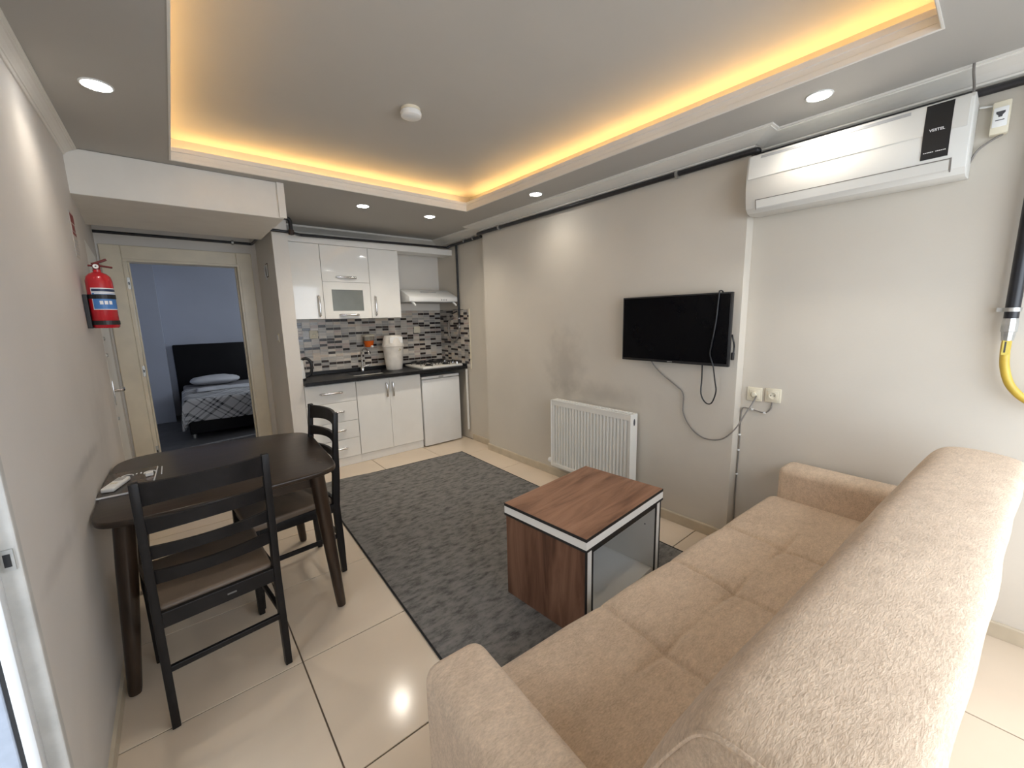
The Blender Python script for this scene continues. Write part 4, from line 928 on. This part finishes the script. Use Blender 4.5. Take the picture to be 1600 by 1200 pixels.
# ------------------------------------------------------------------ dining table
dt = thing('dining_table', 'dark walnut dining table with rounded top against the left wall', 'dining table', (0.13, 2.5, 0))
ol = [(-0.322, 2.12), (-0.305, 2.055), (-0.255, 2.015), (-0.15, 1.997), (0.05, 1.992), (0.25, 2.0), (0.43, 2.018), (0.515, 2.045), (0.556, 2.105), (0.572, 2.25), (0.588, 2.5), (0.600, 2.70), (0.596, 2.80), (0.56, 2.875), (0.47, 2.925), (0.3, 2.962), (0.08, 2.985), (-0.12, 2.995), (-0.23, 2.975), (-0.295, 2.92), (-0.32, 2.82), (-0.324, 2.6), (-0.324, 2.35)]
ring = smooth_path([(x, y, 0) for x, y in ol + [ol[0]]], 4)[:-1]
b = B(); prism(b, [(p.x, p.y) for p in ring], 0.724, 0.748, 0.007, seg=3); obj('tabletop', b, MT['darkwood'], dt, 35)
b = B()
for x0, x1, y0, y1 in ((-0.20, 0.43, 2.07, 2.09), (-0.20, 0.43, 2.89, 2.91), (-0.235, -0.215, 2.09, 2.89), (0.445, 0.465, 2.10, 2.80)): box(b, x0, x1, y0, y1, 0.665, 0.7235, 0.002)
obj('apron', b, MT['darkwood'], dt)
for (xt, yt), (xf, yf) in (((0.455, 2.065), (0.505, 2.045)), ((-0.232, 2.085), (-0.29, 2.068)), ((0.46, 2.84), (0.51, 2.87)), ((-0.235, 2.88), (-0.285, 2.90))):
    b = B(); a = Vector((xt, yt, 0.7235)); c = Vector((xf, yf, 0.006))
    tube(b, [a, a.lerp(c, 0.3), a.lerp(c, 0.97), c], [0.034, 0.033, 0.0225, 0.020], 18); obj('leg', b, MT['legwood'], dt, 60)

b = B(); tube(b, [(0.462, 2.225, 0.7482), (0.500, 2.240, 0.7482), (0.484, 2.195, 0.7482), (0.508, 2.165, 0.7482)], 0.0012, 5); obj('scratch', b, plain('pale_scratch', (0.16, 0.11, 0.08, 1), 0.6), dt, label='pale scratch mark')
# ------------------------------------------------------------------ chairs (local: facing +y)
def make_chair(label, loc, rz):
    t = thing('dining_chair', label, 'chair', (loc[0], loc[1], 0), rz, 'dining chairs at the walnut table')
    W = chairmat = MT['chairwood']
    def back_y(z):            # rear face line of the posts
        return -0.205 - (0.010 if z < 0.40 else 0.0) * 0 - max(0, (z - 0.42)) * 0.085 - max(0, 0.40 - z) * 0.03
    for s in (-1, 1):
        b = B()
        prof = []
        zs = [0.002, 0.2, 0.42, 0.6, 0.8, 0.955]
        fr = [(back_y(z) + (0.016 if z < 0.1 else 0.020 if z < 0.7 else 0.016), z) for z in zs]
        bk = [(back_y(z) - (0.012 if z < 0.1 else 0.018 if z < 0.7 else 0.010), z) for z in zs]
        extrude_profile(b, fr + bk[::-1], 'x', s * 0.19 - 0.013, s * 0.19 + 0.013, bev=0.003)
        obj('back_leg', b, W, t, 40, local=True)
        b = B(); beam(b, (s * 0.198, 0.215, 0.002), (s * 0.196, 0.205, 0.43), 0.026, 0.030, 0.034, 0.038, bev=0.003); obj('front_leg', b, W, t, 40, local=True)
        b = B(); beam(b, (s * 0.193, 0.0, 0.385), (s * 0.193, 0.0, 0.435), 0.020, 0.385, bev=0.002); obj('side_rail', b, W, t, 40, local=True)
        b = B(); beam(b, (s * 0.193, 0.0, 0.222), (s * 0.193, 0.0, 0.245), 0.016, 0.40, bev=0.003); obj('side_stretcher', b, W, t, 40, local=True)
    b = B(); beam(b, (0, 0.203, 0.385), (0, 0.203, 0.435), 0.37, 0.020, bev=0.002); obj('front_rail', b, W, t, local=True)
    b = B(); beam(b, (0, -0.208, 0.398), (0, -0.208, 0.456), 0.36, 0.020, bev=0.002); rr = obj('rear_rail', b, W, t, local=True)
    b = B(); box(b, 0.015, 0.045, -0.2195, -0.2178, 0.424, 0.430); obj('maker_tag', b, plain('dull_tag', (0.16, 0.155, 0.15, 1), 0.5), rr, local=True, label='small silver maker tag')
    b = B(); beam(b, (0, -0.213, 0.222), (0, -0.213, 0.245), 0.36, 0.016, bev=0.003); obj('rear_stretcher', b, W, t, local=True)
    for z0, z1, arch in ((0.868, 0.950, 0.012), (0.765, 0.822, 0.012), (0.668, 0.716, 0.010), (0.572, 0.622, 0.008)):
        b = B(); n = 14; tk = 0.011
        def slat(u, v, off):
            x = (u - 0.5) * 0.36; bow = 0.034 * (1 - (2 * u - 1) ** 2)
            z = z0 + (z1 - z0) * v + (arch * (1 - (2 * u - 1) ** 2) if v < 0.5 else 0.0)
            return Vector((x, back_y(z) - bow + off, z))
        q = bmesh.new()
        ringsv = []
        for i in range(n + 1):
            u = i / n
            ringsv.append([q.verts.new(slat(u, 0, tk)), q.verts.new(slat(u, 1, tk)), q.verts.new(slat(u, 1, -tk * 0.3)), q.verts.new(slat(u, 0, -tk * 0.3))])
        for A, Cc in zip(ringsv, ringsv[1:]):
            for k in range(4): q.faces.new((A[k], A[(k + 1) % 4], Cc[(k + 1) % 4], Cc[k]))
        q.faces.new(ringsv[0][::-1]); q.faces.new(ringsv[-1])
        join(b, q); obj('back_slat', b, W, t, 50, local=True)
    # upholstered seat
    b = B(); out = [(-0.182, -0.188), (0.182, -0.188), (0.214, 0.225), (-0.214, 0.225)]
    prism(b, out, 0.424, 0.467, 0.0); 
    bmesh.ops.bevel(b, geom=b.edges[:], offset=0.017, segments=4, affect='EDGES', profile=0.6)
    obj('seat', b, MT['seat_pad'], t, 60, local=True)
    return t
make_chair('black ladder-back chair with taupe seat turned away, nearest the camera', (0.003, 2.022), math.radians(6))
make_chair('black ladder-back chair with taupe seat at the table side facing the left wall', (0.379, 2.508), math.radians(95.5))

# things on the dining table
mg = thing('magazine', 'large dark magazine lying at the wall end of the dining table', 'magazine', (-0.225, 2.50, 0.7485), math.radians(-2))
mx0, mx1, my0, my1 = -0.098, 0.080, -0.175, 0.175
b = B(); box(b, mx0, mx1, my0, my1, 0.0004, 0.007); obj('pages', b, MT['print_white'], mg, local=True)
b = B(); box(b, mx0, mx1 - 0.003, my0 + 0.005, my1, 0.007, 0.008); obj('cover', b, MT['magazine'], mg, local=True)
b = B()
for cx in (-0.025, 0.055): 
    pts = [Vector((cx + 0.021 * math.cos(a * PI / 10), 0.075 + 0.026 * math.sin(a * PI / 10), 0.0083)) for a in range(0, 16)]
    tube(b, pts, 0.0032, 4)
for cx in (0.006, 0.022): box(b, cx - 0.003, cx + 0.003, 0.085, 0.105, 0.008, 0.0086)
obj('cover_print', b, MT['print_white'], mg, local=True)
b = B(); prism(b, [(0.045, -0.165), (0.062, -0.165), (0.067, -0.11), (0.052, -0.11)], 0.008, 0.0084); obj('cover_print', b, MT['print_white'], mg, local=True)
b = B(); box(b, 0.0, 0.06, -0.170, -0.163, 0.008, 0.0085); obj('cover_print', b, MT['red_print'], mg, local=True)
rc = thing('remote_control', 'white remote control lying on the dark magazine', 'remote control', (-0.275, 2.445, 0.7572), math.radians(-18))
b = B(); box(b, -0.023, 0.023, -0.075, 0.075, 0.0002, 0.020, 0.006, 3); rb = obj('body', b, MT['white_plastic'], rc, 40, local=True)
b = B(); box(b, -0.016, 0.016, 0.02, 0.06, 0.0198, 0.0206); obj('display', b, MT['grey_vent'], rb, local=True)
b = B()
for k in range(3): box(b, -0.012 + k * 0.009, -0.006 + k * 0.009, -0.02, -0.008, 0.0198, 0.0212)
obj('buttons', b, MT['cream_plastic'], rb, local=True)
b = B(); box(b, -0.180, -0.152, 2.505, 2.530, 0.7574, 0.775, 0.003)
tag(obj('cover_text_block', b, MT['white_plastic']), 'tiny white block standing in for text on the magazine cover', 'cube')  # raised block in place of printed text on the cover
b = B(); box(b, -0.126, -0.122, 2.53, 2.66, 0.7485, 0.754, 0.001)
tag(obj('paper_strip', b, MT['print_white']), 'thin white strip lying beside the magazine on the table', 'paper strip')

# ------------------------------------------------------------------ fire extinguisher, sign, wall bits
fe = thing('fire_extinguisher', 'red fire extinguisher hanging on the left wall', 'fire extinguisher', (-0.262, 3.02, 1.445))
Me = Matrix.Translation((-0.262, 3.02, 0))
b = B(); lathe(b, [(0.0, 1.452), (0.046, 1.452), (0.052, 1.460), (0.052, 1.690), (0.047, 1.712), (0.034, 1.728), (0.016, 1.737), (0.016, 1.748), (0, 1.748)], 28, M=Me); cy = obj('cylinder', b, MT['red'], fe, 40)
b = B()
def arc(bm, r, a0, a1, z0, z1, n=14, mi=0):
    V = [(bm.verts.new(Me @ Vector((r * math.cos(a0 + (a1 - a0) * i / n), r * math.sin(a0 + (a1 - a0) * i / n), z0))), bm.verts.new(Me @ Vector((r * math.cos(a0 + (a1 - a0) * i / n), r * math.sin(a0 + (a1 - a0) * i / n), z1)))) for i in range(n + 1)]
    for p, q in zip(V, V[1:]): f = bm.faces.new((p[0], q[0], q[1], p[1])); f.material_index = mi
A0, A1 = math.radians(-128), math.radians(10)
arc(b, 0.0525, A0, A1, 1.545, 1.655); lab = obj('label', b, MT['print_white'], cy)
b = B(); arc(b, 0.0528, A0 + 0.06, A1, 1.549, 1.630); obj('label_print', b, MT['blue_print'], lab)
b = B(); arc(b, 0.0528, A0 + 0.06, A1, 1.637, 1.650); obj('label_print', b, plain('navy_print', (0.01, 0.025, 0.08, 1), 0.4), lab)
b = B()
for k in range(3): arc(b, 0.0531, A0 + 0.55 + k * 0.34, A0 + 0.80 + k * 0.34, 1.572, 1.590, 4)
arc(b, 0.0531, A0 + 0.25, A1 - 0.1, 1.6245, 1.6285, 10)
obj('label_print', b, MT['print_white'], lab)
b = B(); arc(b, 0.0545, math.radians(-175), math.radians(5), 1.600, 1.622, 16); obj('strap', b, MT['black_matt'], fe)
b = B(); arc(b, 0.0545, math.radians(-175), math.radians(5), 1.468, 1.490, 16); obj('strap', b, MT['black_matt'], fe)
b = B(); box(b, XL + 0.001, -0.312, 2.985, 3.055, 1.452, 1.622, 0.002); obj('wall_bracket', b, MT['black_matt'], fe)
b = B(); lathe(b, [(0.014, 1.748), (0.016, 1.775), (0.010, 1.782), (0, 1.782)], 14, M=Me); hd_ = obj('valve', b, plain('dark_red_valve', (0.16, 0.012, 0.014, 1), 0.4), fe, 40)
b = B(); tube(b, [Me @ Vector(p) for p in ((-0.016, 0.0, 1.776), (0.01, 0.0, 1.786), (0.042, 0.0, 1.802))], 0.006, 6); tube(b, [Me @ Vector(p) for p in ((-0.03, 0, 1.768), (0.02, 0, 1.768), (0.06, 0, 1.762))], 0.005, 6); obj('lever', b, plain('dark_red_lever', (0.13, 0.015, 0.016, 1), 0.4), fe, 40)
b = B(); lathe(b, [(0.011, 0), (0.011, 0.008), (0, 0.008)], 16, M=Me @ Matrix.Translation((0.0, -0.014, 1.764)) @ Matrix.Rotation(PI / 2, 4, 'X')); g = obj('gauge', b, MT['white_plastic'], fe, 40)
b = B(); lathe(b, [(0.004, 0.008), (0.004, 0.0088), (0, 0.0088)], 8, M=Me @ Matrix.Translation((0.0, -0.014, 1.764)) @ Matrix.Rotation(PI / 2, 4, 'X')); obj('gauge_dial', b, MT['print_dark'], g)
b = B(); tube(b, smooth_path([(2.505, 0.188, 2.388), (2.515, 0.187, 2.36), (2.60, 0.186, 2.335), (2.64, 0.186, 2.29)]), 0.0045, 6)
tag(obj('drain_cable', b, MT['grey_cable'], None, 60), 'short grey cable crossing the crown moulding above the air conditioner', 'cable')
sg = thing('safety_sign', 'narrow red and white safety sign on the left wall above the extinguisher', 'sign', (XL, 3.11, 1.93))
b = B(); box(b, XL + 0.0005, XL + 0.003, 3.055, 3.175, 1.815, 2.04); obj('board', b, plain('grey_beige_sign', (0.55, 0.50, 0.45, 1), 0.5), sg)  # board toned down to an even greyish beige
b = B()
for z0, z1, y0, y1 in ((1.985, 2.03, 3.063, 3.167), (1.945, 1.978, 3.075, 3.155), (1.925, 1.940, 3.063, 3.167)): box(b, XL + 0.003, XL + 0.0036, y0, y1, z0, z1)
obj('red_print', b, MT['red_print'], sg)
b = B()
for k in range(5): box(b, XL + 0.003, XL + 0.0036, 3.07, 3.16, 1.83 + k * 0.016, 1.836 + k * 0.016)
obj('text_lines', b, MT['grey_vent'], sg)
# damaged junction box and light switch on the partition side
jb = thing('junction_box', 'open wall junction box with exposed wires beside the bedroom door', 'junction box', (0.757, 4.52, 1.95))
b = B(); box(b, 0.7545, 0.7568, 4.465, 4.575, 1.885, 2.01); obj('cavity', b, plain('brown_cavity', (0.10, 0.06, 0.04, 1), 0.9, var=0.3, scale=40), jb)
b = B(); box(b, 0.748, 0.7545, 4.47, 4.51, 1.89, 2.0, 0.002); obj('broken_plate', b, MT['white_plastic'], jb)
b = B(); tube(b, smooth_path([(0.752, 4.55, 2.0), (0.742, 4.53, 1.96), (0.738, 4.51, 1.91), (0.745, 4.49, 1.86)]), 0.005, 6); obj('wire', b, MT['print_white'], jb, 60)
ls = thing('light_switch', 'white light switch on the narrow wall between the bedroom door and kitchen', 'light switch', (0.757, 4.33, 1.32))
b = B(); box(b, 0.749, 0.7568, 4.285, 4.365, 1.28, 1.36, 0.003); obj('frame', b, MT['cream_plastic'], ls, 40)
b = B(); box(b, 0.745, 0.749, 4.300, 4.350, 1.295, 1.345, 0.002); obj('rocker', b, MT['white_plastic'], ls, 40)

# ------------------------------------------------------------------ bed
bd = thing('bed', 'bed with black headboard seen through the doorway', 'bed', (0.48, 7.45, 0))
b = B(); box(b, 0.02, 0.98, 6.52, 8.36, 0.06, 0.30, 0.01); obj('base', b, MT['bed_black'], bd)
b = B(); box(b, -0.035, 0.935, 8.33, 8.415, 0.05, 1.145, 0.02); obj('headboard', b, MT['bed_black'], bd, 40)
b = B(); box(b, 0.02, 0.98, 6.53, 8.33, 0.30, 0.50, 0.04, 3); obj('mattress', b, plain('grey_sheet', (0.30, 0.29, 0.30, 1), 0.85, var=0.06), bd, 40)
for x in (0.06, 0.94):
    for y in (6.56, 8.28):
        b = B(); lathe(b, [(0.02, 0.002), (0.024, 0.06), (0, 0.06)], 10, M=Matrix.Translation((x, y, 0))); obj('foot', b, MT['zinc'], bd)
b = B()
rr = random.Random(5)
nu, nv = 40, 36
def blanket(u, v):
    # u across the bed (-side .. +side), v along from hem at the foot to upper part
    s = -0.36 + u * 1.68; tt = -0.34 + v * 1.38
    x = 0.02 + max(s, 0.0) if s < 0.96 else 0.98; dz = 0.0
    x = 0.005 if s < 0 else min(0.02 + s, 0.995)
    y = 6.53 + tt if tt > 0 else 6.515
    z = 0.515 + 0.008 * math.sin(9 * u + 4 * v)
    if s < 0: z += s * 1.0
    elif s > 0.96: z -= (s - 0.96)
    if tt < 0: z += tt * 0.85
    if s < 0 and tt < 0: z = 0.515 + min(s, tt * 0.85) - 0.03; x -= 0.02; y -= 0.015
    if s < 0: x -= 0.02 * math.sin(14 * v) * min(1, -s * 4) + 0.03 * (-s)
    if tt < 0: y -= 0.012 * math.sin(11 * u) * min(1, -tt * 4) + 0.03 * (-tt)
    return Vector((x, y, max(z, 0.10)))
vv = [[b.verts.new(blanket(i / nu, j / nv)) for j in range(nv + 1)] for i in range(nu + 1)]
uvl = b.loops.layers.uv.new('uv')
for i in range(nu):
    for j in range(nv):
        f = b.faces.new((vv[i][j], vv[i + 1][j], vv[i + 1][j + 1], vv[i][j + 1]))
        for lp, (a, c) in zip(f.loops, ((i, j), (i + 1, j), (i + 1, j + 1), (i, j + 1))): lp[uvl].uv = (a / nu * 1.68, c / nv * 1.38)
bl = obj('blanket', b, MT['plaid'], None, 70); tag(bl, 'grey plaid blanket draped over the foot of the bed', 'blanket')
md = bl.modifiers.new('thick', 'SOLIDIFY'); md.thickness = 0.008; md.offset = 1
def pillow_fn(cx, cy, cz, lx, ly, h):
    t = bmesh.new(); bmesh.ops.create_uvsphere(t, u_segments=24, v_segments=12, radius=1.0)
    for v in t.verts:
        x, y, z = v.co; sx = math.copysign(abs(x) ** 0.55, x); sy = math.copysign(abs(y) ** 0.6, y)
        v.co = Vector((cx + sx * lx, cy + sy * ly, cz + z * h * (1 - 0.35 * max(abs(sx), abs(sy)) ** 3) + 0.006 * math.sin(8 * x + 5 * y)))
    return t
t = pillow_fn(0.44, 8.08, 0.575, 0.33, 0.19, 0.072); b = B(); join(b, t); tag(obj('pillow', b, MT['linen'], None, 70), 'white pillow lying at the black headboard', 'pillow')
t = bmesh.new(); b = B()
grid_surface(b, 30, 10, lambda u, v: Vector((0.16 + u * 0.74, 7.05 + v * 0.36 + 0.03 * math.sin(5 * u), 0.542 + 0.022 * abs(math.sin(7 * u + 3 * v)) * (1 - (2 * v - 1) ** 2))))
t.free(); ft = obj('folded_towel', b, MT['linen'], None, 70); tag(ft, 'rumpled white towel laid across the plaid blanket', 'towel')
md = ft.modifiers.new('thick', 'SOLIDIFY'); md.thickness = 0.012; md.offset = -1
b = B(); prism(b, [(-0.50, 6.02), (0.10, 6.12), (0.40, 6.18), (0.72, 6.22), (0.74, 6.17), (0.40, 6.12), (0.10, 6.05), (-0.50, 5.96)], 0.001, 0.010)
tag(obj('floor_runner_edge', b, plain('pale_fringe', (0.32, 0.31, 0.31, 1), 0.9, var=0.3, scale=30)), 'pale fringe strip lying on the bedroom floor before the bed', 'fringe')

# ------------------------------------------------------------------ sofa
sf = thing('sofa', 'beige suede sofa seen from behind its backrest', 'sofa', (1.496, 0.45, 0), math.radians(-3.2))
SU = MT['suede']
hw = 0.972                       # half width between the arms
b = B(); box(b, -hw - 0.12, hw + 0.12, -0.40, 0.30, 0.07, 0.26, 0.02); obj('base', b, SU, sf, 40, local=True)
# seat cushion: grid with stitched channels meeting at three tuft points
tx = [-0.447, 0.0, 0.447]
def seat_z(x, y):
    z = 0.432
    fy = 0.378 - y                                          # distance to the front edge
    if fy < 0.07: z -= 0.07 - math.sqrt(max(0.0, 0.07 ** 2 - (0.07 - max(fy, 0)) ** 2))
    g = 0.0
    my = 0.085
    for a in tx:
        g = max(g, 0.013 * math.exp(-((x - a - 0.05 * (y - my)) / 0.010) ** 2) * (1 if fy > 0.03 else 0.4))
    dx = min(abs(x - a) for a in tx)
    g = max(g, 0.011 * math.exp(-((y - my) / 0.010) ** 2) * math.exp(-(dx / 0.16) ** 2))
    d2 = min(math.hypot(x - a, y - my) for a in tx)
    g += 0.012 * math.exp(-(d2 / 0.045) ** 2)
    puff = 0.008 * min(1.0, min(abs(x - a) for a in tx) / 0.15)
    return z + puff - g
xs = sorted(set([-hw + 2 * hw * i / 110 for i in range(111)] + [a + d for a in tx for d in (-0.024, -0.012, -0.006, 0, 0.006, 0.012, 0.024)]))
ys = sorted(set([-0.20 + 0.578 * j / 44 for j in range(45)] + [0.09 + d for d in (-0.02, -0.012, -0.006, 0, 0.006, 0.012, 0.02)] + [0.378 - d for d in (0.002, 0.005, 0.01, 0.018, 0.03)]))
b = B(); G = [[b.verts.new((x, y, seat_z(x, y))) for y in ys] for x in xs]
for i in range(len(xs) - 1):
    for j in range(len(ys) - 1): b.faces.new((G[i][j], G[i + 1][j], G[i + 1][j + 1], G[i][j + 1]))
lo = [b.verts.new((x, 0.378, 0.25)) for x in xs]
for i in range(len(xs) - 1): b.faces.new((G[i][-1], G[i + 1][-1], lo[i + 1], lo[i]))
for side in (0, -1):
    cl = [b.verts.new((xs[side], y, 0.25)) for y in ys[:-1]] + [lo[side]]
    for j in range(len(ys) - 1): b.faces.new((G[side][j], G[side][j + 1], cl[j + 1], cl[j]))
obj('seat_cushion', b, SU, sf, 70, local=True)
# backrest: closed profile swept along x with rounded ends
bp = [(-0.09, 0.30), (-0.092, 0.42), (-0.115, 0.50), (-0.155, 0.62), (-0.200, 0.74), (-0.238, 0.82), (-0.262, 0.864), (-0.284, 0.888), (-0.316, 0.900), (-0.37, 0.904), (-0.43, 0.900), (-0.478, 0.892), (-0.502, 0.880), (-0.512, 0.856), (-0.507, 0.80), (-0.485, 0.62), (-0.445, 0.40), (-0.41, 0.27)]
cyb, czb = -0.43, 0.66
prof3 = smooth_path([(p[0], p[1], 0) for p in bp + [bp[0]]], 3)[:-1]
b = B(); rings = []
EN = [(0.002, 0.86), (0.004, 0.90), (0.010, 0.935), (0.022, 0.962), (0.04, 0.98), (0.06, 0.992), (0.085, 1.0)]
st = [(-hw + d, q) for d, q in EN] + [(-hw + 0.085 + (2 * hw - 0.17) * k / 30, 1.0) for k in range(1, 30)] + [(hw - d, q) for d, q in EN[::-1]]
for x, s in st:
    wob = 0.004 * math.sin(x * 7.0) + 0.003 * math.sin(x * 17 + 1)
    rings.append([b.verts.new((x, cyb + (p.x - cyb) * s + wob * (p.y - 0.3), czb + (p.y - czb) * s)) for p in prof3])
for A, Cc in zip(rings, rings[1:]):
    for k in range(len(prof3)): b.faces.new((A[k], A[(k + 1) % len(prof3)], Cc[(k + 1) % len(prof3)], Cc[k]))
b.faces.new(rings[0][::-1]); b.faces.new(rings[-1])
br = obj('backrest', b, SU, sf, 60, local=True)
for x, q in ((-hw + 0.006, 0.915), (hw - 0.006, 0.915)):
    b = B(); tube(b, [Vector((x, cyb + (p.x - cyb) * q, czb + (p.y - czb) * q)) for p in prof3[5:36]], 0.0045, 6); obj('piping', b, SU, br, 60, local=True)
# armrests
for s in (-1, 1):
    x0, x1 = (s * hw, s * (hw + 0.172)); xa, xb = min(x0, x1), max(x0, x1)
    prof = [(-0.40, 0.08), (0.318, 0.08), (0.322, 0.50), (0.318, 0.575), (0.300, 0.603), (0.27, 0.612), (0.0, 0.614), (-0.40, 0.60)]
    b = B(); box(b, xa + 0.001, xb, -0.40, 0.325, 0.08, 0.616, 0.042, 6)
    ar = obj('armrest', b, SU, sf, 50, local=True)
    pth = [(0.350, 0.12), (0.352, 0.50), (0.346, 0.572), (0.330, 0.597)]
    b = B(); tube(b, [(xa + 0.004 if s < 0 else xb - 0.004, 0.288, z) for z in (0.10, 0.3, 0.5, 0.56)], 0.004, 6); obj('piping', b, SU, ar, 60, local=True)
for x in (-1.02, 1.02):
    for y in (-0.36, 0.29):
        b = B(); lathe(b, [(0.018, 0.002), (0.024, 0.07), (0, 0.07)], 12, M=Matrix.Translation((x, y, 0))); obj('foot', b, MT['black_matt'], sf, 40, local=True)
